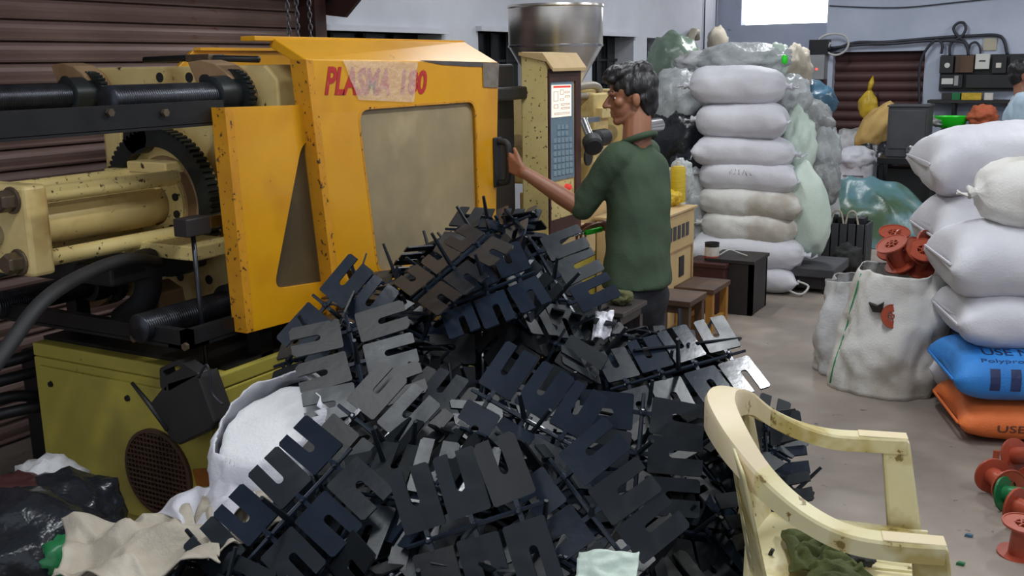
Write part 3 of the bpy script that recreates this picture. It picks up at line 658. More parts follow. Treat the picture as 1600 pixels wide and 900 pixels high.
dv = (k1-k0).normalized(); MB().tube([k1-dv*.02, k1-dv*.01, k1+dv*.05, k1+dv*.06], [.035, .05, .05, .038], 18).build('lever_knob', 'rubber', mc, 'auto')
p = at(915, 187, x=-2.4); MB().box((p.x-.06, p.y-.08, p.z-.015), (p.x+.05, p.y+.08, p.z+.015)).build('lever_plate', 'steel', mc, bevel=.004)
for (pts, r_) in (([(900, 136), (925, 133), (936, 140), (938, 165)], .022), ([(900, 150), (915, 150), (924, 158), (925, 172)], .018)):
    MB().tube(bez([at(a, b, x=-2.5) for a, b in pts], 6), r_, 10).build('hose', 'hose_grey', mc, True)
p = at(945, 175, x=-2.45); MB().box((p.x-.12, p.y-.12, p.z-.03), (p.x+.04, p.y+.12, p.z+.03)).build('valve_block', 'cream_paint', mc, bevel=.005)
p = at(940, 215, x=-2.42); MB().lathe([(.03, -.1), (.05, -.08), (.05, .04), (.02, .06)], p, 'y', 16).build('valve', 'rubber', mc, 'auto')
p = at(950, 285, x=-2.42); MB().box((p.x-.1, p.y-.15, p.z-.04), (p.x+.03, p.y+.15, p.z+.03)).build('valve_block', 'cream_paint', mc, bevel=.005)
p = at(880, 360, x=-2.25); MB().box((-2.36, ky0-.05, .652), (-2.2, ky1+.1, .80)).build('cabinet_foot', 'cream_plain', mc, bevel=.01)

# hanging chains
def chain(px, x, z0, label):
    p = at(px, 25, x=x); t = thing('hanging_chain', label, 'chain', (p.x, p.y, z0)); n = 0; z = z0
    a = MB(); pts = [V((.009*math.cos(q), 0, .019*math.sin(q))) for q in [2*PI*k/12 for k in range(12)]]
    a.tube(pts, .0035, 6, closed=True); me1 = a.mesh('chain_link')
    me1.materials.append(MATS['chain'])
    while z < 3.55:
        o = bpy.data.objects.new('chain_link', me1); COL.objects.link(o); o.parent = t; o.location = (0, 0, z-z0); o.rotation_euler = (0, 0, (n % 2)*PI/2+.6); z += .030; n += 1
for px, x, z0, lb in ((450, -3.55, 1.68, 'leftmost of the three hanging steel chains'), (464, -3.55, 1.70, 'middle one of the three hanging steel chains'), (484, -3.55, 1.70, 'rightmost of the three hanging steel chains')):
    chain(px, x, z0, lb)

# ================================================================== BIG HEAP OF BLACK MOULDINGS
PL, PW, PT, PITCHP = .132, .092, .005, .100
def plate_mesh(name, m, slot=.085, off=.004, ch=.006):
    x0, x1, h = .022, .022+PL, PW/2; sw = .0095; xs = x1-slot
    pts = [(x0, -h+.004), (x0+.004, -h), (x1-ch, -h), (x1, -h+ch), (x1, off-sw)]
    pts += [(xs+sw*math.cos(a), off+sw*math.sin(a)) for a in [-PI/2-PI*k/6 for k in range(7)]]
    pts += [(x1, off+sw), (x1, h-ch), (x1-ch, h), (x0+.004, h), (x0, h-.004)]
    mb = MB().prism([(a, b, -PT/2) for a, b in pts], (0, 0, PT))
    me = mb.mesh(name); me.materials.append(MATS[m]); return me
PLATES = [plate_mesh('plate', 'black_plastic', .072), plate_mesh('plate', 'black_plastic_gloss', .075, .006), plate_mesh('plate', 'black_plastic_dusty', .068, 0.0, .010), plate_mesh('plate', 'black_plastic_deep', .066, -.006), plate_mesh('plate', 'black_plastic_deep', .070, .003)]
def runner_mesh(n):
    Lr = PITCHP*(n-1)+.10; mb = MB().tube([(0, -Lr/2, 0), (0, 0, .001), (0, Lr/2, 0)], [.0045, .0065, .0045], 6)
    for k in range(n):
        y = (k-(n-1)/2)*PITCHP; mb.box((-.024, y-.005, -.003), (.024, y+.005, .003)); mb.lathe([(.008, -.006), (.008, .012), (.004, .014)], (0, y, 0), 'z', 6)
    me = mb.mesh('runner'); me.materials.append(MATS['black_plastic_gloss']); return me
RUN = {n: runner_mesh(n) for n in (2, 3, 4)}
me = MB().tube([(0, 0, 0), (0, 0, .06), (0, 0, .13)], [.008, .0065, .005], 6).mesh('sprue'); me.materials.append(MATS['black_plastic']); SPRUE = me
rng = random.Random(11)
def child(name, me, par, loc, rot):
    o = bpy.data.objects.new(name, me); COL.objects.link(o); o.parent = par; o.location = loc; o.rotation_euler = rot; return o
def tree(pos, ydir, nrm, n=3, label=None, kinds=None, tilt=7, sprue=True, drop=.04, scale=1.06):
    t = bpy.data.objects.new('moulded_plate_cluster', None); COL.objects.link(t); t.empty_display_size = .05
    Z = V(nrm).normalized(); Y = V(ydir); Y = (Y-Z*Y.dot(Z)).normalized(); X = Y.cross(Z)
    t.matrix_world = Matrix.Translation(V(pos)) @ Matrix((X, Y, Z)).transposed().to_4x4() @ Matrix.Scale(scale, 4)
    tag(t, label or 'black moulded plastic cluster of slotted plates buried among the others in the heap', 'plastic moulding', 'black mouldings in the big heap')
    child('runner', RUN[n], t, (0, 0, 0), (0, 0, 0))
    if sprue: child('sprue', SPRUE, t, (0, 0, 0), (R(rng.uniform(-8, 8)), R(rng.uniform(-8, 8)), 0))
    for k in range(n):
        for s in (0, 1):
            if rng.random() < drop: continue
            me = rng.choice(PLATES) if kinds is None else PLATES[rng.choice(kinds)]
            child('plate', me, t, (0, (k-(n-1)/2)*PITCHP, 0), (R(rng.uniform(-3, 3)), R(rng.uniform(-tilt, tilt)), s*PI+R(rng.uniform(-3, 3))))
    return t
# the shape of the heap, as heights above the floor
HC = [(-1.69, 3.03, 1.06), (-1.82, 2.32, .84), (-1.06, 2.95, .72), (-1.70, 1.86, .62), (-1.24, 1.90, .64), (-1.0, 2.49, .62), (-.84, 2.83, .58), (-1.60, 1.5, .44), (-1.06, 1.5, .46), (-.66, 2.3, .30),
      (-1.42, 3.2, .62), (-1.98, 2.12, .72), (-2.08, 2.9, .86), (-1.85, 3.1, 1.0), (-1.5, 2.75, .92), (-1.30, 2.22, .66), (-1.47, 2.53, .58), (-1.95, 3.5, .66), (-1.5, 3.55, .28), (-2.15, 3.4, .8),
      (-1.45, 2.1, .72), (-.75, 2.55, .46)]
H0 = [(-2.30, 1.75), (-2.35, 2.2), (-2.05, 1.3), (-1.8, 1.0), (-1.3, .95), (-.8, 1.1), (-.5, 1.5), (-.42, 1.9), (-.40, 2.3), (-.45, 2.7), (-.55, 3.1), (-.85, 3.4), (-1.15, 3.7), (-1.5, 4.0), (-1.9, 4.1), (-2.2, 4.0), (-2.25, 1.5), (-.45, 3.0), (-.6, 1.2)]
def hgt(x, y):
    sw = sz = 0
    for (a, b, c) in HC+[(a, b, 0) for a, b in H0]:
        d2 = (x-a)**2+(y-b)**2+.012; k = 1/d2**2.0; sw += k; sz += k*c
    return sz/sw
def hnorm(x, y, e=.06):
    return V((-(hgt(x+e, y)-hgt(x-e, y))/(2*e), -(hgt(x, y+e)-hgt(x, y-e))/(2*e), 1)).normalized()
n_tree = 0
for layer, (step, off, jit) in enumerate(((.185, .005, 42), (.190, -.080, 30), (.24, -.17, 15))):
    y = .9
    while y < 4.1:
        x = -2.32
        while x < -.35:
            xx, yy = x+rng.uniform(-.06, .06), y+rng.uniform(-.06, .06); h = hgt(xx, yy)
            near = min((xx-a)**2+(yy-b)**2 for a, b, c in HC) < .30**2
            if (V((xx, yy, h))-dp(418, 706, 2.76)).length < .30 or (xx < -1.98 and yy < 2.32): near = False
            if near and h > .09+max(0, -off)*1.1 and n_tree < 286 and xx > -2.2:
                nr = hnorm(xx, yy); flat = .85
                nr = (V((nr.x*flat, nr.y*flat, nr.z))).normalized()
                ax = V((rng.gauss(0, 1), rng.gauss(0, 1), rng.gauss(0, .3))).normalized()
                nr = Matrix.Rotation(R(rng.gauss(0, jit*.62)), 3, ax) @ nr
                yd = V((math.cos(q := rng.uniform(0, PI)), math.sin(q), 0))
                if rng.random() < .5:      # on the flanks the runners mostly hang downhill
                    g = hnorm(xx, yy); yd = V((g.x, g.y, -.5)) + V((rng.uniform(-.4, .4), rng.uniform(-.4, .4), 0))*.5
                zc = h+off+rng.uniform(-.02, .02)
                tree((xx, yy, max(zc, .03)), yd, nr, rng.choice((3, 3, 3, 4)), tilt=9)
                n_tree += 1
            x += step
        y += step
def hand(pa, pb, nrm, n, label, kinds=None, tilt=4, sprue=True):
    a, b = dp(*pa), dp(*pb); L_ = PITCHP*(n-1)+.10
    return tree((a+b)/2, b-a, nrm, n, label, kinds, tilt, sprue, 0)
hand((543, 500, 2.86), (575, 640, 2.66), (.30, -.62, .72), 3, 'dusty black plate cluster above the white open sack, six plates in view', (2, 0, 2), 4)
hand((1003, 630, 2.70), (992, 790, 2.55), (.42, -.72, .55), 3, 'upright black plate cluster on the right flank, three plates either side', (0, 1, 0), 3)
hand((680, 842, 2.18), (800, 800, 2.22), (.25, -.92, .30), 3, 'black plate cluster at front centre with tall plates above its runner', (0, 2, 0), 3)
hand((828, 372, 3.36), (905, 500, 3.20), (.35, -.66, .66), 3, 'black plate cluster near the top, right of the shiny plates', (0, 1), 4)
hand((1000, 600, 2.98), (1120, 556, 3.0), (.15, -.45, .88), 4, 'black plate cluster on the crest of the low right hump', (0, 1, 0), 5)
hand((350, 885, 2.25), (540, 740, 2.42), (.1, -.70, .70), 4, 'long black plate cluster at lower left in front of the pale sacking', (0, 1, 0), 5)
hand((500, 470, 2.95), (560, 520, 2.95), (.35, -.80, .45), 2, 'black plate cluster standing up against the yellow guard panel', (1, 1), 4)
hand((640, 440, 3.1), (770, 395, 3.22), (-.2, -.55, .80), 3, 'dusty black plate cluster left of the summit below the guard window', (2, 0), 4)
hand((700, 470, 3.08), (820, 440, 3.12), (.0, -.5, .86), 3, 'shiny black plate cluster just below the summit', (1, 1), 6)
hand((700, 350, 3.55), (830, 372, 3.5), (.1, -.30, .95), 3, 'black plate cluster on the very top of the heap with its pin upright', (0, 2), 4)
hand((560, 660, 2.62), (640, 720, 2.52), (.3, -.70, .62), 3, 'dusty black plate cluster below the white open sack, slots facing right', (2, 2, 0), 5)
hand((760, 620, 2.6), (880, 690, 2.55), (.3, -.70, .60), 3, 'black plate cluster in the dark hollow at the middle of the heap', (1, 0), 9)
hand((890, 760, 2.35), (960, 850, 2.25), (.3, -.75, .55), 3, 'black plate cluster above the scrap of green and white paper', (0, 1), 7)

# paper scraps and the shiny bag piece in the heap
def sheet(name, m, label, cat, c, rad, seed, nrm=(0, -.5, .85), amp=.012):
    mb = MB(); Z = V(nrm).normalized(); X = V((1, .3, 0)); X = (X-Z*X.dot(Z)).normalized(); Y = Z.cross(X)
    mb.grid(lambda u, v: V(c)+X*((u-.5)*2*rad[0])+Y*((v-.5)*2*rad[1])+Z*(fn((u*3, v*3, 0), 1.3, seed)*amp+ridge((u*3, v*3, 1), 1.7, seed)*amp*.4), 22, 22)
    o = mb.build(name, m, None, True, solid=.003); tag(o, label, cat); return o
sheet('paper_scrap', 'sack_pale_green', 'pale green and white scrap caught low in the front of the heap', 'scrap', dp(948, 892, 2.12), (.065, .045), 3)
sheet('paper_scrap', 'sack_white', 'white plastic scrap on the right slope of the heap near the dark table', 'scrap', dp(942, 508, 3.2), (.03, .06), 7)

# ================================================================== SACKS
def tie_end(mb_parent, L, H, m, side=1):
    mb = MB(); x = side*L/2*1.04; rg = random.Random(int(L*1000+H*77))
    for k in range(3):
        a = rg.uniform(-.5, .5); b = rg.uniform(-.8, .3)
        mb.box((x-.004, -.012+k*.012-.008, H/2-.01), (x+.05*side, -.012+k*.012+.008, H/2-.004), Euler((a, b*side, a)))
    return mb
def sack(label, L, W, H, loc, rz, seed, ends=('seam', 'seam'), m='sack_white', wr=.012, bend=0, group=None, name='filled_sack', slump=0, tip=0, cat='sack', ry=0.0):
    mb = sack_mb(L, W, H, seed, ends, wr, bend, slump=slump)
    t = bpy.data.objects.new(name, None); COL.objects.link(t); t.location = loc; t.rotation_euler = (tip, ry, rz); t.empty_display_size = .1
    ORG[t.name] = V((0, 0, 0)); tag(t, label, cat, group)
    mb.build('sack_body', m, t, True)
    for s, e in zip((-1, 1), ends):
        if e == 'tie':
            MB().lathe([(.022, -.008), (.026, 0), (.022, .008)], (s*L/2*.94, 0, H/2+bend*.9+slump*s*L/2), 'x', 12).build('tie_cord', m, t, True)
            tm = tie_end(mb, L, H, m, s); tm.v = [p+V((0, 0, bend+slump*s*L/2)) for p in tm.v]; tm.build('tie_tail', m, t)
        else:
            MB().box((s*L/2-.008*(s > 0)-.002, -W*.42, H/2-.006), (s*L/2+.006, W*.42, H/2+.002)).build('stitched_seam', m, t)
    return t, mb
# stack of white sacks in the middle distance
rows = [(1078, 1225, 110, 170), (1088, 1225, 167, 222), (1090, 1238, 220, 266), (1093, 1240, 252, 303), (1093, 1245, 292, 340), (1097, 1243, 326, 379), (1083, 1252, 367, 424), (1095, 1240, 410, 453)]
nm = ['topmost fat white sack of the tall stack, tied at both ends', 'second white sack from the top of the tall stack', 'third white sack from the top of the tall stack, pointed at its left end', 'fourth white sack of the tall stack with pen scribble on it', 'fifth white sack from the top of the tall stack, pointed at its right end', 'sixth white sack from the top of the tall stack with a faint blue patch', 'seventh white sack from the top, just above the bottom one', 'bottom white sack of the tall stack, partly behind the dark box']
zs = [(1.30, 1.56), (1.065, 1.31), (.855, 1.075), (.68, .905), (.50, .72), (.325, .55), (.145, .375), (0, .18)]
ed = [('tie', 'tie'), ('tie', 'seam'), ('seam', 'tie'), ('tie', 'seam'), ('tie', 'seam'), ('tie', 'tie'), ('seam', 'tie'), ('seam', 'seam')]
for i, (xl, xr, yt, yb) in enumerate(rows):
    c = dp((xl+xr)/2, (yt+yb)/2, 7.45); L_ = (xr-xl)/1600*7.45*1.08; z0, z1 = zs[i]
    t, mb = sack(nm[i], L_, .44, (z1-z0)*1.06, (c.x, c.y, z0), R(14-3.5*(i > 0)), i*1.7+2, ed[i], 'sack_white' if i not in (4, 5) else 'sack_dirty', group='white sacks of the tall stack', wr=.013, ry=R((2, 2, 4, 5, 5, 4, 4, 2)[i])*.6)
    if i == 3:
        pm = MB(); pr_ = random.Random(4)
        for k in range(6):
            x = -.10+k*.028; pm.tube([(x+pr_.uniform(-.01, .01), -.3, .16+pr_.uniform(-.02, .03)) for _ in range(5)], .002, 4)
        drape(pm, mb, (0, 1, 0), .001); pm.build('pen_marks', 'pen_ink', t)
# right hand stack
def left_sack(label, tip, dpt, L, W, H, z0, rz, seed, ends, m, group='sacks of the right hand stack', **k):
    p = dp(tip[0], tip[1], dpt); d = V((math.cos(rz), math.sin(rz), 0)); c = p+d*(L/2)
    return sack(label, L, W, H, (c.x, c.y, z0), rz, seed, ends, m, group=group, **k)
RZ = R(20)
t, mbo = left_sack('orange woven sack lettered in brown at the bottom of the right stack', (1474, 660), 4.62, .80, .52, .18, 0, RZ, 3.1, ('seam', 'seam'), 'sack_orange', wr=.008)
def sack_text(t, mb, body, x0, x1, z0, z1, m, name='lettering', bold=.01):
    tm = text_mb(body, 1.0, bold, 0, 1); xs = [p.x for p in tm.v]; ys_ = [p.y for p in tm.v]
    a, b, c, d = min(xs), max(xs), min(ys_), max(ys_)
    tm.v = [V((x0+(x1-x0)*(p.x-a)/(b-a), -.6, z0+(z1-z0)*(p.y-c)/(d-c))) for p in tm.v]
    drape(tm, mb, (0, 1, -.25), .003); return tm.build(name, m, t)
sack_text(t, mbo, 'USE NO HOOKS', -.25, .26, .150, .182, 'dark_ink')
t, mbb = left_sack('blue woven sack with navy stripes and lettering above the orange one', (1466, 598), 4.60, .80, .54, .23, .165, RZ, 6.3, ('seam', 'seam'), 'sack_blue', wr=.008)
sack_text(t, mbb, 'USE NO HOOKS', -.27, .25, .318, .345, 'navy_ink')
sack_text(t, mbb, 'Polypropylene Pack Sack', -.29, .26, .282, .302, 'navy_ink', bold=.0)
for k in range(1, 9):
    st = MB(); x = -.345+k*.082; st.grid(lambda u, v: (x+.040*u, -.6, (.165 if k < 3 else .115)+(.095 if k < 3 else .145)*v), 5, 14); drape(st, mbb, (0, 1, -.25), .0025); st.build('stripe', 'navy_ink', t)
left_sack('white sack resting on the blue sack in the right stack', (1474, 500), 4.62, .80, .54, .25, .375, RZ, 8.7, ('seam', 'seam'), 'sack_white')
t, mbw = left_sack('plump white sack with a pointed left corner under the tied bag', (1460, 440), 4.62, .82, .56, .33, .595, RZ, 9.9, ('seam', 'seam'), 'sack_white', slump=.06)
t, mbt = left_sack('tied dirty white cloth bag with a green line, on the plump sack', (1517, 318), 4.50, .62, .40, .27, .905, RZ, 12.4, ('tie', 'seam'), 'sack_dirty', wr=.02)
gl = MB(); gl.grid(lambda u, v: (-.14+.4*u, -.6, .085+.008*v), 30, 2); drape(gl, mbt, (0, 1, 0), .002); gl.build('green_line', 'green_ink', t)
sack_text(t, mbt, '187', -.07, -.0, .16, .20, 'green_ink', bold=.0)
left_sack('big white sack on top of the back row of the right stack', (1434, 236), 5.15, .95, .6, .34, .955, RZ, 15.1, ('seam', 'seam'), 'sack_white', slump=.05, wr=.016)
left_sack('full white sack second from the top in the back row of the right stack', (1440, 330), 5.12, .95, .6, .37, .60, RZ, 16.7, ('seam', 'seam'), 'sack_white', wr=.016)
left_sack('white sack third from the top in the back row, mostly hidden by the front row', (1438, 420), 5.15, .90, .6, .34, .30, RZ, 18.2, ('seam', 'tie'), 'sack_dirty')
left_sack('lowest white sack in the back row of the right stack behind the spool sack', (1436, 500), 5.15, .90, .6, .32, 0, RZ, 19.9, ('seam', 'seam'), 'sack_white')
# pale green upright bag leaning on the stack
gb = blob_mb((.155, .13, .34), 5, .05, 1.6, 4, None, .02, 6)
for p in gb.v: p.x *= 1+.25*(-p.z/.34); p.y *= 1+.2*(-p.z/.34)
g0 = dp(1262, 322, 7.35); xform(gb, TR((g0.x, g0.y, .36+.21), R(20), 0, R(-6)))
tag(gb.build('plastic_bag', 'sack_pale_green', None, True), 'tall pale green bag leaning upright against the stack of white sacks', 'bag', 'bags beside the tall stack')
# weighing scale under it
ws = thing('platform_scale', 'low grey platform scale on the floor under the pale green bag', 'scale', (g0.x, g0.y, 0))
MB().box((g0.x-.26, g0.y-.24, .12), (g0.x+.26, g0.y+.26, .19)).build('platform', 'cabinet_grey', ws, bevel=.01)
MB().box((g0.x-.22, g0.y-.20, .03), (g0.x+.22, g0.y+.22, .12)).build('frame', 'box_dark', ws, bevel=.01)
for sx in (-1, 1):
    for sy in (-1, 1): MB().lathe([(.03, 0), (.03, .04)], (g0.x+sx*.2, g0.y+sy*.18, 0), 'z', 10).build('foot', 'rubber', ws)
MB().tube(bez([(g0.x-.1, g0.y-.26, .16), (g0.x-.05, g0.y-.34, .06), (g0.x+.06, g0.y-.36, .02), (g0.x+.1, g0.y-.3, .07), (g0.x+.02, g0.y-.3, .1)], 6), .008, 6).build('cord', 'cable_white', ws, True)

# heap of plastic bags behind and beside the tall stack
def bag(px, py, d, rad, m, seed, label, amp=.10, crumple=.09, rz=0.0, flat=None, sc=2.2, csc=5, group='bags heaped behind the tall stack', neck=None):
    mb = blob_mb(rad, seed, amp, sc, 4, flat, crumple, csc); xform(mb, TR(dp(px, py, d), rz))
    if neck: neck(mb)
    o = mb.build('plastic_bag', m, None, True); tag(o, label, 'bag', group); return o
bag(1052, 105, 8.6, (.22, .2, .28), 'green_bag', 1, 'grey green bag standing against the left wall below the pipe', .06, .05)
bag(1060, 165, 8.0, (.22, .2, .27), 'clear_bag', 2, 'crumpled translucent bag between the green bag and black bags')
bag(1062, 225, 8.0, (.30, .22, .30), 'black_bag', 3, 'shiny black bag heaped left of the tall stack')
bag(1075, 300, 7.9, (.22, .2, .34), 'black_bag', 4, 'lower black bag behind the cream cabinet, left of the tall stack')
bag(1105, 100, 8.2, (.25, .2, .10), 'sack_grey', 5, 'flattened pale sack lying above the topmost white sack at the left')
bag(1160, 94, 8.0, (.36, .24, .13), 'clear_bag', 6, 'large sheet of translucent plastic lying over the top of the stack')
bag(1212, 95, 7.9, (.10, .12, .13), 'sack_pale_green', 7, 'small translucent greenish bag on top of the stack')
bag(1238, 150, 7.7, (.13, .15, .15), 'clear_bag', 8, 'translucent bag tucked at the right end of the topmost sack', .1, .11)
bag(1243, 115, 8.5, (.13, .15, .22), 'sack_beige', 9, 'beige sack behind the top of the tall stack')
bag(1268, 160, 8.6, (.2, .2, .16), 'blue_bag', 10, 'blue plastic bag in the heap right of the stack')
bag(1258, 195, 8.3, (.22, .2, .20), 'grey_bag', 11, 'grey translucent bag in the middle of the bag heap')
bag(1243, 234, 7.6, (.14, .16, .27), 'sack_pale_green', 12, 'pale translucent bag beside the third sack of the stack', .1, .1)
bag(1278, 240, 8.3, (.17, .18, .28), 'clear_bag', 13, 'tall crumpled translucent bag at the right of the bag heap', .1, .1)
bag(1283, 285, 8.2, (.14, .16, .20), 'grey_bag', 14, 'lower grey crumpled bag of the bag heap', .1, .1)
bag(1262, 325, 8.6, (.24, .26, .40), 'sack_grey', 22, 'bulky grey sack at the bottom of the bag heap on the floor', .06, .05)
bag(1085, 340, 7.7, (.16, .15, .36), 'clear_bag', 23, 'tall translucent bag standing between cream cabinet and tall stack', .08, .06)
tag(xform(blob_mb((.022, .022, .035), 3, .1, 2, 3), TR(dp(1226, 93, 7.6))).build('green_cap', 'plastic_green', None, True), 'small bright green plastic cap among the bags on the stack', 'plastic piece')  # tiny green plastic cap, modelled as a plain blob
# little beige bag on the ledge
hb_ = dp(1121, 66, 9.5)
bdl = thing('hanging_bundle', 'small beige bundle hanging by a cord at the wall corner above the bags', 'bundle', hb_)
xform(blob_mb((.09, .09, .14), 31, .12, 2, 3, None, .08, 5), TR(hb_)).build('bundle', 'sack_beige', bdl, True); MB().tube([hb_+V((-.02, 0, .1)), hb_+V((-.02, 0, 3.6-hb_.z))], .005, 6).build('cord', 'cable', bdl)

# ================================================================== SPOOLS AND SPOOL SACK
def spool_parts(t, m, R_=.068, L_=.105, rc=.034):
    MB().lathe([(rc*.8, -L_/2), (rc, -L_/2), (rc, L_/2), (rc*.8, L_/2), (rc*.8, -L_/2)], (0, 0, 0), 'z', 24).build('core', m, t, 'auto')
    for s in (-1, 1):
        o_, i_ = circ((0, 0, s*L_/2), R_, 32, 'z'), circ((0, 0, s*L_/2), rc*.8, 32, 'z')
        fl_ = MB().ringprism(o_, i_, (0, 0, s*.005)).build('flange', m, t, bevel=.001)
        MB().ringprism(circ((0, 0, s*(L_/2+.003)), .013, 16, 'z'), circ((0, 0, s*(L_/2+.003)), .008, 16, 'z'), (0, 0, s*.006)).build('hub_ring', m, fl_)
        MB().ringprism(circ((0, 0, s*(L_/2+.005)), R_, 32, 'z'), circ((0, 0, s*(L_/2+.005)), R_*.94, 32, 'z'), (0, 0, s*.003)).build('rim', m, fl_)
        for k in range(6):
            a = 2*PI*k/6; MB().box((.010, -.0025, s*(L_/2+.003)-.004), (rc*.9, .0025, s*(L_/2+.003)+.004), Matrix.Rotation(a, 3, 'Z'), (0, 0, s*(L_/2+.003))).build('spoke', m, fl_)
def spool(label, loc, rot, m, group, sc=1.0):
    t = bpy.data.objects.new('thread_spool', None); COL.objects.link(t); t.location = loc; t.rotation_euler = rot; t.scale = (sc,)*3; t.empty_display_size = .05
    ORG[t.name] = V((0, 0, 0)); tag(t, label, 'spool', group); spool_parts(t, m); return t
G1 = 'spools lying on the floor at the right'
spool('brown plastic spool lying on its side, leftmost on the floor', at(1563, 752, z=.07), (R(90), 0, R(35)), 'spool_red', G1)
spool('green plastic spool between the brown ones on the floor', at(1592, 775, z=.066), (R(78), 0, R(62)), 'spool_green', G1, .95)
spool('brown plastic spool topmost in the picture of those on the floor', at(1604, 712, z=.12), (R(70), 0, R(50)), 'spool_red', G1)
spool('brown plastic spool standing upright lowest on the floor', at(1596, 842, z=.058), (R(4), R(4), 0), 'spool_red', G1)
spool('brown plastic spool under the topmost one at the frame edge', at(1622, 748, z=.07), (R(90), 0, R(-10)), 'spool_red', G1)
spool('brown plastic spool lying behind the green one at the frame edge', at(1610, 800, z=.07), (R(90), 0, R(60)), 'spool_red', G1)
# bits on the floor
for k, (a, b, m, lb) in enumerate(((1513, 836, 'blue_bag', 'tiny blue and orange plastic bit on the floor near the spools'), (1500, 880, 'spool_green', 'tiny green sliver on the floor beside the chair'), (1555, 720, 'spool_red', 'thin brown plastic offcut behind the leftmost floor spool'))):
    p = at(a, b, z=.006); tag(MB().prism([(p.x-.012, p.y-.006, 0), (p.x+.010, p.y-.008, 0), (p.x+.014, p.y+.005, 0), (p.x-.006, p.y+.008, 0)], (0.002, 0, .01 if k < 2 else .05)).build('plastic_bit', m), lb, 'plastic bit')
# the big open sack
sp0 = at(1385, 612, z=0); SPS = V((-.80, 5.20, 0))
def open_sack(label, c, rx, ry, h, m, seed, name='open_sack', lean=(0, 0), mouth=.10, cat='sack', wr=.03):
    t = thing(name, label, cat, c); mb = MB()
    def f(u, v):
        a = u*2*PI; ca, sa = math.cos(a), math.sin(a)
        if v < .15: q = v/.15; rr = .0+(1-0)*q; z = 0
        else: q = (v-.15)/.85; rr = 1+.10*math.sin(q*PI*.9)-mouth*q; z = h*q
        sx = math.copysign(abs(ca)**.8, ca)*rx*rr; sy = math.copysign(abs(sa)**.8, sa)*ry*rr
        d = (fn((ca*1.2, sa*1.2, z*3.0), 1.6, seed)*wr*1.5+ridge((ca*1.5, sa*1.5, z*4+ca), 2.2, seed)*wr*.6)*min(1, v*4)
        if v > .985: z -= .01
        ztop = h*q if v >= .15 else 0
        return V(c)+V((sx*(1+d/rx)+lean[0]*z/h, sy*(1+d/ry)+lean[1]*z/h, z+(.03*fn((ca, sa, 0), 1.5, seed+3)*(z/h)**2)))
    mb.grid(f, 56, 40, wrapu=True); o = mb.build('sack_body', m, t, True, solid=.004); return t, o, mb
t, _, osmb = open_sack('white woven sack filled with brown spools, standing beside the right stack', SPS, .245, .19, .62, 'sack_dirty', 4, lean=(.075, .03), mouth=.24)
thp = MB(); thp.v = [SPS+V((-.115+(-.11)*(k/14), -.6, .585-.56*(k/14))) for k in range(15)]; drape(thp, osmb, (0, 1, 0), .004)
MB().tube(thp.v, .004, 6).build('seam_thread', 'green_ink', t, True)
# a second sack slumped behind it
open_sack('grey white sack slumped behind the spool sack', SPS+V((-.17, .24, 0)), .20, .17, .50, 'sack_grey', 9, lean=(.05, .02))
G2 = 'spools in the open sack'
for k, (a, b, z, rot, lb) in enumerate(((1400, 397, .66, (R(25), R(-20), 0), 'brown spool at the left in the open sack mouth'), (1425, 382, .70, (R(85), 0, R(70)), 'brown spool lying on its side in the sack mouth'), (1440, 404, .66, (R(35), R(15), 0), 'brown spool at the right front of the sack mouth'), (1396, 380, .67, (R(20), R(5), 0), 'brown spool at the back left of the sack mouth'), (1418, 400, .60, (R(50), R(30), R(40)), 'brown spool sunk between the others in the sack mouth'))):
    spool(lb, dp(a, b, (4.99, 5.06, 4.97, 5.12, 5.0)[k]), rot, 'spool_red', G2, 1.1)
pk = dp(1373, 498, 4.92); spool('brown spool poking out of a hole in the side of the white sack', pk+V((.03, .05, 0)), (R(70), R(25), R(30)), 'spool_red', G2, .85)
tag(MB().prism([pk+V((-.05, -.01, .075)), pk+V((-.01, -.02, .065)), pk+V((.02, -.02, .085)), pk+V((.01, 0, .03)), pk+V((-.03, 0, .03))], (0, .03, .0)).build('torn_hole', 'box_dark'), 'dark torn edge of the hole above the poking spool', 'hole')

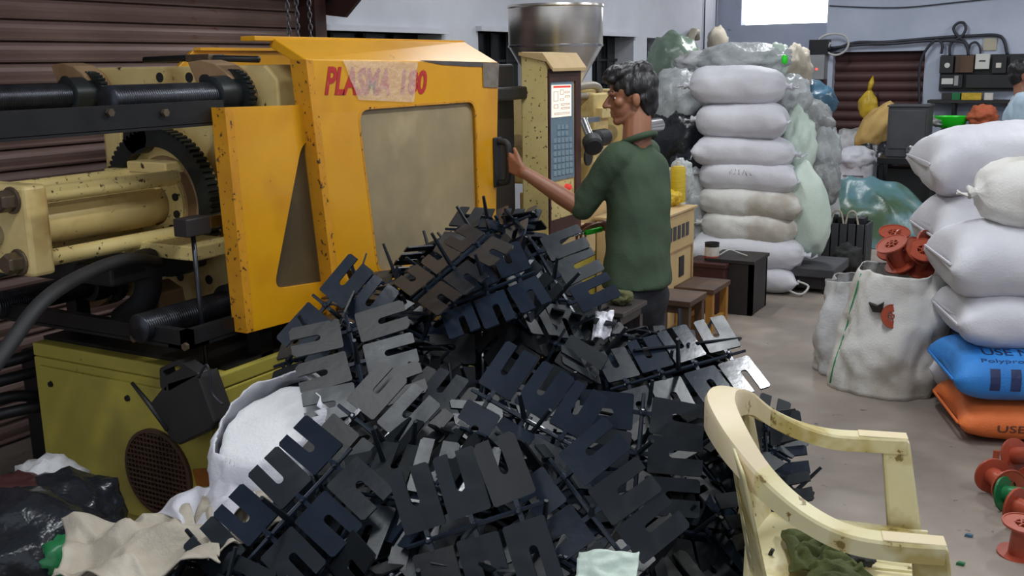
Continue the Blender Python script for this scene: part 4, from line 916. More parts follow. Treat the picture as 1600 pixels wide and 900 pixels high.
# ================================================================== PLASTIC CHAIR
chA, chB = V((-.348, 2.727, 0)), V((-.181, 2.113, 0)); chM = (chA+chB)/2
wv = (chA-chB).normalized(); fv = V((wv.y, -wv.x, 0)); ang = math.atan2(fv.y, fv.x)
chr_ = thing('plastic_armchair', 'worn cream plastic armchair with a perforated backrest at the front right', 'chair', (chM.x, chM.y, 0))
chr_.rotation_euler = (0, 0, ang); ORG[chr_.name] = V((0, 0, 0)); HW = .31
hc_ = [(0.0, HW, .644), (-.10, HW, .642), (-.19, HW-.012, .647), (-.275, HW-.04, .676), (-.354, HW-.08, .727), (-.415, HW-.135, .783), (-.455, HW-.225, .815), (-.468, 0, .822)]
curve = bez(hc_+[(x, -y, z) for x, y, z in hc_[-2::-1]], 6)
nc = len(curve)
def band(i0, i1, name, m):
    mb = MB(); sect = [(-.5, 0), (-.42, .006), (.42, .006), (.5, 0), (.5, -.035), (.42, -.035), (.40, -.004), (-.40, -.004), (-.42, -.035), (-.5, -.035)]
    k = len(sect); o = 0
    for i in range(i0, i1):
        p = curve[i]; tg_ = (curve[min(nc-1, i+1)]-curve[max(0, i-1)]).normalized(); sd = tg_.cross(V((0, 0, 1))).normalized()
        tb = abs(i/(nc-1)-.5)*2; wd = .056 if tb > .45 else .078-.022*tb/.45; lean_ = 0 if tb > .6 else (1-tb/.6)
        up_ = (V((0, 0, 1))).normalized()
        for (a, b) in sect: mb.v.append(p+sd*(a*wd)+up_*b*(1+.9*lean_))
    n_ = i1-i0
    for i in range(n_-1):
        for j in range(k): mb.f.append((i*k+j, i*k+(j+1) % k, (i+1)*k+(j+1) % k, (i+1)*k+j))
    mb.f.append(tuple(range(k))[::-1]); mb.f.append(tuple((n_-1)*k+j for j in range(k)))
    return mb.build(name, m, chr_, 'auto')
c1_ = int(nc*.30); c2_ = nc-c1_
band(0, c1_+1, 'armrest', 'chair_plastic'); band(c2_-1, nc, 'armrest', 'chair_plastic'); band(c1_, c2_, 'back_rim', 'chair_worn')
for s in (1, -1):     # worn pink patches where the paint is rubbed off at the arm ends
    MB().box((-.12, s*HW-.023, .6475), (.003, s*HW+.023, .6512)).build('worn_patch', 'chair_worn', chr_, bevel=.002)
# backrest with a lattice of slots
bk = MB(); NU, NV = 41, 23; ptsb = []
def backp(u, v):
    y = (u-.5)*2; yy = y*(.225+.05*v); top = .815-.07*abs(y)**2.2; z = .40+(top-.40)*v; x = -.385-.075*v+.055*abs(y)**2
    return V((x, yy, z))
for i in range(NU):
    for j in range(NV): bk.v.append(backp(i/(NU-1), j/(NV-1)))
for i in range(NU-1):
    for j in range(NV-1):
        if 5 <= i < NU-6 and 5 <= j < NV-4 and i % 3 == 1 and (j+(i//3) % 2) % 3 != 0: continue
        bk.f.append((i*NV+j, (i+1)*NV+j, (i+1)*NV+j+1, i*NV+j+1))
bk.build('backrest', 'chair_plastic', chr_, True, solid=.006)
st_ = MB(); st_.grid(lambda u, v: (-.40+.47*u, (v-.5)*(.46+.05*u), .425+.010*math.cos(u*PI)-.012*math.sin(v*PI)-(.03*max(0, u-.86)/.14)**1 if u > .86 else .425+.010*math.cos(u*PI)-.012*math.sin(v*PI)), 30, 24)
se = st_.build('seat', 'chair_plastic', chr_, True, solid=.008)
for k in range(7): MB().box((-.33, -.17+k*.055, .418+.0), (.0, -.17+k*.055+.006, .425)).build('seat_rib', 'chair_plastic', se)
ap = MB().box((-.39, -.235, .38), (-.383, .235, .425)); ap.box((.055, -.25, .37), (.065, .25, .405)); ap.box((-.39, .235, .38), (.06, .245, .42)); ap.box((-.39, -.245, .38), (.06, -.235, .42)); ap.build('seat_apron', 'chair_plastic', chr_, bevel=.003)
for s in (1, -1):
    lg = MB(); yb = s*HW
    q0 = [(-.062, yb-.020, .64), (.008, yb-.020, .64), (.008, yb+.020, .64), (-.062, yb+.020, .64)]; q1 = [(-.035, yb*.93-.022, .40), (.050, yb*.93-.022, .40), (.050, yb*.93+.022, .40), (-.035, yb*.93+.022, .40)]; q2 = [(.03, yb*1.0-.02, 0), (.085, yb-.02, 0), (.085, yb+.02, 0), (.03, yb+.02, 0)]
    lg.add(q0+q1+q2, [(0, 1, 2, 3), (8, 11, 10, 9)]+[(i, (i+1) % 4, 4+(i+1) % 4, 4+i) for i in range(4)]+[(4+i, 4+(i+1) % 4, 8+(i+1) % 4, 8+i) for i in range(4)]); lg.build('leg', 'chair_plastic', chr_, bevel=.008)
    lg = MB(); q0 = [(-.42, s*.235-.02, .44), (-.36, s*.235-.02, .44), (-.36, s*.235+.02, .44), (-.42, s*.235+.02, .44)]; q1 = [(-.50, s*.27-.02, 0), (-.45, s*.27-.02, 0), (-.45, s*.27+.02, 0), (-.50, s*.27+.02, 0)]
    lg.add(q0+q1, [(0, 1, 2, 3), (4, 7, 6, 5)]+[(i, (i+1) % 4, 4+(i+1) % 4, 4+i) for i in range(4)]); lg.build('leg', 'chair_plastic', chr_, bevel=.008)
# rags on the seat
def rag(label, c, rad, m, seed, amp=.5, name='rag', sub=5, rz=0):
    mb = blob_mb(rad, seed, .16, 1.8, sub, None, .13, 5); zmn = zmin(mb)
    xform(mb, TR((c[0], c[1], c[2]-zmn*.9), rz)); o = mb.build(name, m, None, True); tag(o, label, 'rag'); return o
def cloth(label, quad, seed, m, amp):
    a, b, c, d = quad; mb = MB()
    def f(u, v):
        e = min(1, 6*min(u, 1-u, v, 1-v)); k = fn((u*2, v*2, 5), 1.2, seed)
        z = amp*(.9+.8*fn((u*2, v*2, 0), 1.3, seed)+.55*ridge((u*1.4+v, v*1.2-u*.6, 1), 1.6, seed)+.30*math.sin(13*u-7*v+6*k)+.16*math.sin(24*v+9*u+8*k))*(.25+.75*e)
        return (a*(1-u)+b*u)*(1-v)+(d*(1-u)+c*u)*v+V((.018*fn((u*3, v*3, 8), 1.1, seed), .018*fn((u*3, v*3, 11), 1.1, seed), .006+max(0, z)))
    mb.grid(f, 64, 56); o = mb.build('rag', m, None, True, solid=.003); tag(o, label, 'rag'); return o
S_ = lambda a, b: at(a, b, z=.432)
cloth('crumpled olive green cloth lying at the back of the chair seat', [S_(1222, 838), S_(1290, 842), S_(1340, 896), S_(1240, 905)], 4, 'green_cloth', .030)
cloth('fold of green cloth at the front of the chair seat', [S_(1255, 890), S_(1345, 893), S_(1385, 925), S_(1265, 935)], 14, 'green_cloth', .022)
rc2 = at(1345, 868, z=.45); rag('small dark grey rag beside the green cloth on the seat', (rc2.x, rc2.y, .428), (.032, .028, .018), 'dark_cloth', 8, sub=4)

# ================================================================== PEOPLE
def caps(mb, a, b, ra, rb, n=14, fl=None):
    a, b = V(a), V(b); d = b-a; L_ = d.length; t = d.normalized() if L_ > 1e-6 else V((0, 0, 1)); pts, rs = [], []
    for k in range(5): q = PI/2*k/4; pts.append(a-t*ra*math.cos(q)); rs.append(max(ra*math.sin(q), 1e-4))
    for k in range(1, 4): pts.append(a+d*k/4); rs.append(ra+(rb-ra)*k/4)
    for k in range(5): q = PI/2*k/4; pts.append(b+t*rb*math.sin(q)); rs.append(max(rb*math.cos(q), 1e-4))
    return mb.tube(pts, rs, n)
def ell(mb, c, rad, m=None, sub=3):
    b = bmesh.new(); bmesh.ops.create_icosphere(b, subdivisions=sub, radius=1.0); vs = []
    for v in b.verts:
        p = V((v.co.x*rad[0], v.co.y*rad[1], v.co.z*rad[2]))
        if m is not None: p = m @ p
        vs.append(V(c)+p)
    fs = [tuple(x.index for x in f.verts) for f in b.faces]; b.free(); return mb.add(vs, fs)
def remesh(mb, vox, it=4, fac=.5):
    me = mb.mesh('tmp'); o = bpy.data.objects.new('tmp', me); COL.objects.link(o)
    r = o.modifiers.new('r', 'REMESH'); r.mode = 'VOXEL'; r.voxel_size = vox
    s = o.modifiers.new('s', 'SMOOTH'); s.iterations = it; s.factor = fac
    dg = bpy.context.evaluated_depsgraph_get(); m2 = bpy.data.meshes.new_from_object(o.evaluated_get(dg)); bpy.data.objects.remove(o); bpy.data.meshes.remove(me)
    out = MB(); out.v = [v.co.copy() for v in m2.vertices]; out.f = [tuple(p.vertices) for p in m2.polygons]; bpy.data.meshes.remove(m2); return out
def wrinkle(mb, amp, sc, seed, st=(1, 1, 1)):
    me = mb.mesh('tmp'); ns = [v.normal.copy() for v in me.vertices]; bpy.data.meshes.remove(me)
    for i, p in enumerate(mb.v):
        q = V((p.x*st[0], p.y*st[1], p.z*st[2])); mb.v[i] = p+ns[i]*(fn(q, sc, seed)*amp+ridge((q.x, q.y, q.z*.6+q.x), sc*1.6, seed+2)*amp*.35)
    return mb
def hand_caps(mb, wrist, d, n, s, curls, sc=1.0, thumb=.6):
    """wrist point, d forward, n palm normal, s towards the thumb; curls in radians per finger"""
    d, n, s = d.normalized(), n.normalized(), s.normalized(); W_ = V(wrist)
    for k in range(5):
        o = (k-2)/2*.030*sc; caps(mb, W_+s*o*.6+d*.012*sc, W_+s*o+d*.080*sc, .016*sc, .0125*sc)
    ln = (.068, .080, .076, .060)
    for k in range(4):
        o = (1.5-k)*.0215*sc; p = W_+s*o+d*(.084-.004*abs(k-1))*sc; dr_ = d.copy(); c = curls[k]
        for j, fr_ in enumerate((.45, .32, .25)):
            cc = c*(.8, 1.1, .8)[j]; ax = d.cross(n).normalized(); dr_ = Matrix.Rotation(cc, 3, ax) @ dr_
            q = p+dr_*ln[k]*fr_*1.15*sc; caps(mb, p, q, (.0098-.0012*j)*sc, (.0092-.0012*j)*sc, 10); p = q
    p = W_+s*.026*sc+d*.025*sc; dr_ = (d*.6+s*.8+n*.25).normalized()
    for j in range(3):
        q = p+dr_*(.036, .032, .026)[j]*sc; caps(mb, p, q, (.0145, .0115, .010)[j]*sc, (.0120, .0105, .0085)[j]*sc, 10); p = q; dr_ = (dr_*.75+d*.3+n*thumb*.5).normalized()
def head_caps(mb, c, f, u, sc=1.0):
    f, u = f.normalized(), u.normalized(); s = u.cross(f).normalized(); M_ = Matrix((f, s, u)).transposed(); C_ = V(c); P_ = lambda a, b, z: C_+(f*a+s*b+u*z)*sc
    ell(mb, P_(-.010, 0, .028), (.098*sc, .076*sc, .092*sc), M_); ell(mb, P_(.028, 0, -.040), (.062*sc, .058*sc, .072*sc), M_)
    caps(mb, P_(.062, -.012, -.098), P_(.062, .012, -.098), .020*sc, .020*sc); caps(mb, P_(.0, -.048, -.07), P_(.05, -.022, -.095), .018*sc, .018*sc); caps(mb, P_(.0, .048, -.07), P_(.05, .022, -.095), .018*sc, .018*sc)
    caps(mb, P_(.084, 0, .012), P_(.112, 0, -.030), .010*sc, .013*sc); ell(mb, P_(.098, .010, -.034), (.012*sc, .009*sc, .008*sc), M_); ell(mb, P_(.098, -.010, -.034), (.012*sc, .009*sc, .008*sc), M_)
    caps(mb, P_(.083, -.035, .022), P_(.083, .035, .022), .011*sc, .011*sc)
    caps(mb, P_(.083, -.016, -.060), P_(.083, .016, -.060), .0085*sc, .0085*sc); caps(mb, P_(.080, -.014, -.074), P_(.080, .014, -.074), .009*sc, .009*sc)
    for q in (-1, 1):
        ell(mb, P_(.055, q*.045, -.018), (.024*sc, .020*sc, .022*sc), M_); ell(mb, P_(-.012, q*.079, -.012), (.018*sc, .010*sc, .031*sc), M_); ell(mb, P_(-.010, q*.078, -.030), (.010*sc, .008*sc, .012*sc), M_)
    return P_, s

def make_worker():
    D = 4.50
    pel = dp(994, 462, D); chest = dp(997, 300, D); nb = dp(995, 222, D); hc = dp(985, 151, D)
    root = thing('person', 'young man in a dark green shirt gripping the yellow guard handle', 'person', (pel.x, pel.y, 0))
    fwd = V((-.985, .17, 0)).normalized(); up = V((0, 0, 1)); left = up.cross(fwd)   # left side faces the camera
    lean = (nb-pel); lean.normalize()
    shL = nb+left*.165-up*.055; shR = nb-left*.165-up*.06+fwd*.05
    elL = dp(908, 326, 4.46); wrL = HG+V((.105, -.045, -.045))
    elR = dp(985, 362, 4.60); wrR = dp(945, 352, 4.66)
    body = MB()
    hf = (-rh*.99-fh*.04-up*.07).normalized(); hu = (up-hf*up.dot(hf)).normalized()
    P_, hs = head_caps(body, hc, hf, hu, 1.02)
    caps(body, hc-hu*.05-hf*.03, nb-up*.02, .060, .066)
    caps(body, nb-up*.09, pel, .08, .09); caps(body, shL, shR, .050, .050)
    caps(body, shL, elL, .046, .039); caps(body, elL, elL+(wrL-elL)*.35, .040, .040); caps(body, elL+(wrL-elL)*.35, wrL, .040, .026)
    caps(body, shR, elR, .046, .038); caps(body, elR, wrR, .038, .026)
    hips = [pel+left*.09, pel-left*.09]; feet = []
    for i, h_ in enumerate(hips):
        kn = V((h_.x, h_.y, .43))+fwd*(.06 if i == 0 else .0); an = V((h_.x, h_.y, .07))-fwd*(.04 if i == 0 else .12)
        caps(body, h_, kn, .08, .055); caps(body, kn, an, .055, .036); feet.append((kn, an)); caps(body, an-up*.02, an+fwd*.15-up*.035, .034, .03)
    gd_ = (HG-wrL).normalized()
    hand_caps(body, wrL, (HG+V((.012, -.035, 0))-wrL), V((-.25, 1, 0)), V((0, 0, 1)), (.95, 1.0, 1.0, 1.05), .98, .9)
    hand_caps(body, wrR, (wrR-elR)+V((0, 0, -.03)), V((.2, -.3, -1)), V((0, -1, .2)), (.5, .55, .6, .6), .98)
    bm_ = remesh(body, .0045, 3, .5); bm_.build('body', 'skin', root, True)
    for q in (-1, 1):
        eo = ell(MB(), P_(.066, q*.030, .000), (.012, .012, .009)).build('eye', 'meter_white', root, True)
        ell(MB(), P_(.0750, q*.0315, .000), (.005, .006, .006)).build('iris', 'hair', eo, True)
        caps(MB(), P_(.090, q*.016, .028), P_(.080, q*.046, .030), .0045, .003).build('eyebrow', 'hair', root, True)
    hr_ = MB(); M_ = Matrix((hf, hs, hu)).transposed()
    ell(hr_, P_(-.022, 0, .050), (.105, .085, .088), M_); ell(hr_, P_(-.062, 0, .005), (.062, .076, .075), M_); ell(hr_, P_(.048, 0, .100), (.058, .066, .036), M_); ell(hr_, P_(.085, .01, .082), (.030, .052, .022), M_); ell(hr_, P_(-.02, 0, .105), (.085, .070, .045), M_)
    for q in (-1, 1): caps(hr_, P_(.020, q*.070, .045), P_(.022, q*.071, .010), .012, .006); caps(hr_, P_(-.045, q*.060, -.01), P_(-.060, q*.045, -.075), .024, .018)
    ell(hr_, P_(-.072, 0, -.040), (.048, .060, .062), M_)
    hm = remesh(hr_, .006, 2); wrinkle(hm, .010, 24, 2, (1, 1, .6)); hm.build('hair', 'hair', root, True)
    # shirt: dark green, sleeves pushed up above the elbow of the near arm
    sh = MB(); ms = Matrix((fwd, left, up)).transposed()
    top_, bot_ = nb-up*.03, pel+up*.05; o_ = len(sh.v); NR, NS = 24, 28
    for k in range(NR):
        q = k/(NR-1); c_ = top_*(1-q)+bot_*q-fwd*.012*math.sin(q*PI); e_ = min(1, math.sqrt(max(0, 1-(1-min(1, q/.14))**2))*.7+.3)
        rf = (.104+.022*math.sin(min(1, q/.35)*PI/2)+.012*max(0, q-.7)/.3)*e_; rs_ = (.178-.014*math.sin(q*PI)+.004*q)*e_
        for a in range(NS): w_ = 2*PI*a/NS; sh.v.append(c_+fwd*(math.cos(w_)*rf)+left*(math.sin(w_)*rs_))
    for k in range(NR-1):
        for a in range(NS): sh.f.append((o_+k*NS+a, o_+k*NS+(a+1) % NS, o_+(k+1)*NS+(a+1) % NS, o_+(k+1)*NS+a))
    sh.f.append(tuple(o_+a for a in range(NS))[::-1]); sh.f.append(tuple(o_+(NR-1)*NS+a for a in range(NS)))
    ell(sh, nb-up*.13-fwd*.035, (.085, .15, .09), ms)
    caps(sh, shL, shR, .066, .066); caps(sh, nb-up*.03, nb-up*.10, .066, .10)
    caps(sh, shL, shL+(elL-shL)*.90, .066, .056); caps(sh, shL+(elL-shL)*.80, shL+(elL-shL)*.97, .060, .057)
    caps(sh, shR, elR, .066, .056); caps(sh, elR, elR+(wrR-elR)*.25, .054, .05)
    sm = remesh(sh, .010, 8); wrinkle(sm, .011, 7, 5, (1, 1, 1.3)); sm.build('shirt', 'green_shirt', root, True)
    MB().tube([nb+up*(.012+.028*-math.cos(a))*1.0+fwd*(.074*math.cos(a)-.004)+left*.074*math.sin(a)+up*.0 for a in [2*PI*k/24 for k in range(24)]], .015, 8, closed=True).build('collar', 'green_shirt', root, True)
    tr = MB(); ell(tr, pel+up*.0, (.122, .160, .14), ms)
    for i, h_ in enumerate(hips): kn, an = feet[i]; caps(tr, h_, kn, .10, .078); caps(tr, kn, an+up*.02, .078, .062)
    tm = remesh(tr, .012, 3); wrinkle(tm, .010, 8, 9, (1, 1, 1.5)); tm.build('trousers', 'dark_trousers', root, True)
    for kn, an in feet:
        so = MB(); caps(so, an-up*.015, an+fwd*.16-up*.03, .042, .038); so.build('shoe', 'rubber', root, True)
    return root
make_worker()
def make_second():
    D = 8.0; hc = dp(1600, 118, D); nb = dp(1598, 150, D)
    root = thing('person', 'person in a pale blue shirt at the right edge behind the sacks', 'person', (nb.x, nb.y, 0))
    fwd = (rh*.9-fh*.3).normalized(); up = V((0, 0, 1)); left = up.cross(fwd)
    body = MB(); hf = fwd; P_, hs = head_caps(body, hc, hf, up, .95); pel = V((nb.x, nb.y, .82)); caps(body, hc-up*.06-fwd*.02, nb-up*.04, .052, .06); caps(body, nb-up*.1, pel, .11, .12)
    shs = [nb+left*.17-up*.06, nb-left*.17-up*.06]; caps(body, shs[0], shs[1], .05, .05); arms = []
    for s_ in shs:
        e = s_-up*.27-fwd*.02; w_ = e-up*.18+fwd*.15; arms.append((s_, e, w_)); caps(body, s_, e, .046, .038); caps(body, e, w_, .038, .026)
        hand_caps(body, w_, fwd*.6-up*.6, -left if s_ is shs[0] else left, fwd+up*.3, (.35, .4, .45, .5), .95)
    for q in (-1, 1):
        h_ = pel+left*.09*q; kn = V((h_.x, h_.y, .44))+fwd*.02; an = V((h_.x, h_.y, .07)); caps(body, h_, kn, .08, .055); caps(body, kn, an, .055, .036); caps(body, an-up*.02, an+fwd*.15-up*.035, .034, .03)
    remesh(body, .007, 3).build('body', 'skin', root, True)
    ms = Matrix((fwd, left, up)).transposed(); hr_ = MB(); ell(hr_, P_(-.022, 0, .050), (.10, .082, .085), ms); ell(hr_, P_(-.055, 0, .0), (.06, .074, .075), ms); ell(hr_, P_(.05, 0, .09), (.05, .06, .03), ms)
    wrinkle(remesh(hr_, .008, 2), .008, 22, 4).build('hair', 'hair', root, True)
    sh = MB(); ell(sh, nb-up*.18, (.125, .20, .20), ms); ell(sh, nb-up*.38, (.12, .17, .25), ms); caps(sh, shs[0], shs[1], .072, .072); caps(sh, nb-up*.02, nb-up*.1, .066, .10)
    for s_, e, w_ in arms: caps(sh, s_, e, .07, .062)
    wrinkle(remesh(sh, .012, 3), .012, 8, 3).build('shirt', 'blue_shirt', root, True)
    tr = MB(); ell(tr, pel-up*.02, (.125, .165, .13), ms)
    for q in (-1, 1):
        h_ = pel+left*.09*q; kn = V((h_.x, h_.y, .44))+fwd*.02; an = V((h_.x, h_.y, .07)); caps(tr, h_, kn, .10, .078); caps(tr, kn, an+up*.02, .078, .062)
    remesh(tr, .014, 3).build('trousers', 'dark_trousers', root, True)
make_second()

# ================================================================== MIDDLE GROUND
# dark work table beside the worker
wt = thing('work_table', 'low dark metal table between the heap and the worker', 'table', (-1.85, 3.8, 0))
MB().box((-2.12, 3.66, .625), (-1.55, 3.92, .645)).build('table_top', 'table_dark', wt, bevel=.003)
MB().box((-2.10, 3.68, .585), (-1.57, 3.90, .625)).build('apron', 'table_dark', wt)
for x in (-2.10, -1.58):
    for y in (3.68, 3.89): MB().box((x-.015, y-.015, 0), (x+.015, y+.015, .59)).build('leg', 'table_dark', wt)
rp = at(966, 460, z=.66); rag('small olive rag crumpled on the dark work table', (-1.62, 3.80, .645), (.05, .04, .03), 'olive_cloth', 21, sub=4)
kn = thing('trimming_tool', 'small tool with a bright green handle in the worker hand', 'tool', dp(925, 362, 4.62))
kp, kq = dp(940, 358, 4.63), dp(915, 364, 4.60)
MB().tube([kp, kq], .012, 10).build('handle', 'plastic_green', kn, True); MB().tube([kq, kq+(kq-kp)*.9], [.006, .003], 8).build('blade', 'steel', kn, True)
# cream cabinet with thread cone
cb = thing('cream_cabinet', 'cream metal cabinet with a row of slots behind the worker', 'cabinet', (-2.2, 5.55, 0))
MB().box((-2.37, 5.20, .04), (-2.03, 5.88, .76)).build('cabinet_body', 'cream_plain', cb, bevel=.006)
MB().box((-2.38, 5.19, .76), (-2.015, 5.89, .775)).build('cabinet_top', 'cream_plain', cb, bevel=.003)
MB().box((-2.35, 5.22, 0), (-2.05, 5.86, .04)).build('plinth', 'box_dark', cb)
MB().ringprism([(-2.029, 5.24, .10), (-2.029, 5.84, .10), (-2.029, 5.84, .55), (-2.029, 5.24, .55)], [(-2.029, 5.25, .11), (-2.029, 5.83, .11), (-2.029, 5.83, .54), (-2.029, 5.25, .54)], (.006, 0, 0)).build('door_edge', 'tan_metal', cb)
for k in range(6): MB().box((-2.031, 5.38+k*.07, .61), (-2.026, 5.425+k*.07, .69)).build('slot', 'cabinet_grey', cb)
MB().box((-2.031, 5.62, .38), (-2.024, 5.70, .50)).build('latch_plate', 'box_dark', cb, bevel=.002)
cp = at(1059, 318, z=.775)
co = thing('thread_cone', 'yellow cone of thread standing on the cream cabinet', 'thread cone', (cp.x, cp.y, .775))
MB().lathe([(.044, 0), (.046, .01), (.044, .2), (.036, .215), (.012, .22)], (cp.x, cp.y, .785), 'z', 24).build('yarn', 'thread_yellow', co, 'auto')
MB().lathe([(.048, 0), (.048, .01)], (cp.x, cp.y, .775), 'z', 20).build('base', 'meter_white', co); MB().lathe([(.014, .2), (.012, .245)], (cp.x, cp.y, .785), 'z', 14).build('tube', 'meter_white', co)
bgm = xform(blob_mb((.075, .05, .13), 41, .1, 2, 4, None, .08, 5), TR((cp.x-.02, cp.y+.11, .775+.125)))
tag(bgm.build('plastic_bag', 'clear_bag', None, True), 'translucent bag behind the yellow thread cone', 'bag')
rag('crumpled mustard yellow cloth beside the thread cone on the cabinet', (cp.x+.0, cp.y-.12, .775), (.06, .06, .045), 'yellow_bag', 33, sub=4)
# stool, bench, dark box, can
def stool(name, label, x, y, sx, sy, h, mt, ml, cat='stool'):
    t = thing(name, label, cat, (x, y, 0)); MB().box((x-sx, y-sy, h-.03), (x+sx, y+sy, h)).build('seat', mt, t, bevel=.004)
    for a in (-1, 1):
        for b in (-1, 1): MB().box((x+a*(sx-.03)-.02, y+b*(sy-.03)-.02, 0), (x+a*(sx-.03)+.02, y+b*(sy-.03)+.02, h-.03)).build('leg', ml, t)
        MB().box((x+a*(sx-.03)-.012, y-sy+.03, h*.35), (x+a*(sx-.03)+.012, y+sy-.03, h*.35+.03)).build('stretcher', ml, t)
    for b in (-1, 1): MB().box((x-sx+.03, y+b*(sy-.03)-.012, h-.07), (x+sx-.03, y+b*(sy-.03)+.012, h-.03)).build('rail', ml, t)
    return t
p = at(1054, 460, z=.45); stool('wooden_stool', 'dark brown wooden stool just behind the worker legs', p.x, p.y, .13, .13, .45, 'wood_dark', 'wood_dark')
p = at(1098, 442, z=.34); stool('wooden_bench', 'small wooden bench with yellow legs left of the dark box', p.x, p.y, .12, .16, .34, 'wood_dark', 'wood_yellow', 'bench')
bx = thing('dark_box', 'dark brown box standing in front of the bottom white sack', 'box', (-1.93, 6.55, 0))
MB().box((-2.10, 6.37, 0), (-1.80, 6.40, .34)).build('side', 'box_dark', bx); MB().box((-2.10, 6.68, 0), (-1.80, 6.71, .34)).build('side', 'box_dark', bx); MB().box((-1.83, 6.37, 0), (-1.80, 6.71, .34)).build('side', 'box_dark', bx); MB().box((-2.10, 6.37, 0), (-2.07, 6.71, .34)).build('side', 'box_dark', bx)
MB().box((-2.11, 6.36, .34), (-1.79, 6.72, .36)).build('lid', 'box_dark', bx); MB().tube(bez([(-2.05, 6.45, .37), (-2.0, 6.5, .40), (-1.95, 6.55, .375), (-1.88, 6.5, .37)], 6), .005, 6).build('string', 'cable_white', bx, True)
cn = dp(1112, 406, 6.75)
rb = thing('maroon_crate', 'dark maroon crate under the tin can behind the dark box', 'crate', (cn.x, cn.y, 0))
MB().box((cn.x-.13, cn.y-.12, 0), (cn.x+.13, cn.y+.12, cn.z-.01)).build('body', 'dark_red_box', rb, bevel=.01); MB().box((cn.x-.14, cn.y-.13, cn.z-.03), (cn.x+.14, cn.y+.13, cn.z)).build('rim', 'dark_red_box', rb, bevel=.005)
tc_ = thing('tin_can', 'open tin can with a pale label on the maroon crate', 'can', cn)
MB().lathe([(.045, 0), (.047, .003), (.047, .112), (.050, .116), (.045, .116), (.043, .01), (0, .01)], cn, 'z', 24).build('can_body', 'box_dark', tc_, 'auto')
MB().lathe([(.0478, .03), (.0478, .09)], cn, 'z', 24).build('label_band', 'can_label', tc_, 'auto'); MB().lathe([(.0482, .015), (.0482, .03)], cn, 'z', 24).build('label_stripe', 'spool_red', tc_, 'auto')

# ================================================================== BACK OF THE ROOM
# tarp heap
tm = MB(); tc0 = V((-1.72, 9.72, 0))
def tarpf(u, v):
    x, y = (u-.5)*2, (v-.5)*2; r2 = math.sqrt(x*x+y*y); h = max(0, 1-r2**1.7)
    hh = .50*h**.75*(1+.35*fn((x, y, 0), 1.6, 5))+.05*h*ridge((x+y*.4, y, 2), 2.6, 3)*1.2
    return tc0+V((x*.72, y*.55, max(0, hh)+.004))
tm.grid(tarpf, 60, 60); tag(tm.build('tarp_heap', 'tarp', None, True, solid=.004), 'blue green plastic tarpaulin thrown over a low heap on the floor', 'tarp')
rg = dp(1322, 303, 10.1); rgm = blob_mb((.26, .16, .06), 51, .1, 2, 4, None, .05, 6); xform(rgm, TR((rg.x, rg.y, rg.z-.01)))
o = rgm.build('granule_pile', 'red_granules', None, True); tag(o, 'pinkish red granules heaped on the tarpaulin', 'granules')
o['kind'] = 'stuff'
# printed white sack
pw = V((-2.02, 10.75, 0)); psk, _, pmb = open_sack('white printed sack with folded top in front of the brown shutter', pw, .19, .15, .62, 'sack_white', 12, wr=.02)
mb = blob_mb((.20, .16, .13), 8, .1, 2, 4, None, .06, 4); xform(mb, TR((pw.x-.01, pw.y, .62))); mb.build('folded_top', 'sack_white', psk, True)
for k in range(4):
    st = MB(); zz0 = .36+k*.035; st.grid(lambda u, v: V((pw.x-.10+.20*u, pw.y-.5, zz0+.014*v)), 8, 2); drape(st, pmb, (0, 1, 0), .006); st.build('print_line', 'pen_ink', psk)
st = MB().tube([(pw.x-.19, pw.y-.10, .25), (pw.x-.16, pw.y-.14, .50)], .012, 8); st.build('green_strap', 'green_ink', psk)
bag(1318, 258, 10.6, (.20, .14, .14), 'cloth_orange', 61, 'terracotta cloth bundle behind the printed white sack', group=None)
bag(1345, 238, 11.0, (.28, .18, .26), 'sack_grey', 62, 'grey sack behind the printed sack against the brown shutter', group=None)
# tan sack leaning on grey cabinet
ts = dp(1368, 202, 10.6); tb_ = blob_mb((.17, .15, .26), 63, .08, 1.8, 4, None, .04, 5)
for p in tb_.v: p.x += -.12*p.z/.26*-1*.8
xform(tb_, TR(ts)); tag(tb_.build('tan_sack', 'tan_sack', None, True), 'tan yellow sack leaning against the grey cabinet', 'sack')
mb = blob_mb((.25, .2, .42), 64, .08, 1.8, 4, None, .04, 5); q = dp(1362, 262, 10.7); xform(mb, TR((q.x, q.y, .42))); tag(mb.build('dark_sack', 'black_bag', None, True), 'dark bag on the floor supporting the tan sack', 'bag')
# hanging yellow bag
yb_ = at(1357, 155, y=11.42); yt = thing('hanging_bag', 'yellow plastic bag hanging by its knot on the brown shutter', 'bag', yb_)
mb = blob_mb((.10, .07, .16), 65, .08, 2, 4, None, .05, 5)
for p in mb.v:
    if p.z > .02: k = 1-.75*min(1, (p.z-.02)/.16); p.x *= k; p.y *= k
xform(mb, TR(yb_+V((0, 0, -.05)))); mb.build('bag_body', 'yellow_bag', yt, True); MB().tube([yb_+V((.0, 0, .09)), yb_+V((.02, 0, .17)), yb_+V((.02, .08, .24))], [.02, .03, .006], 8).build('bag_neck', 'yellow_bag', yt, True)
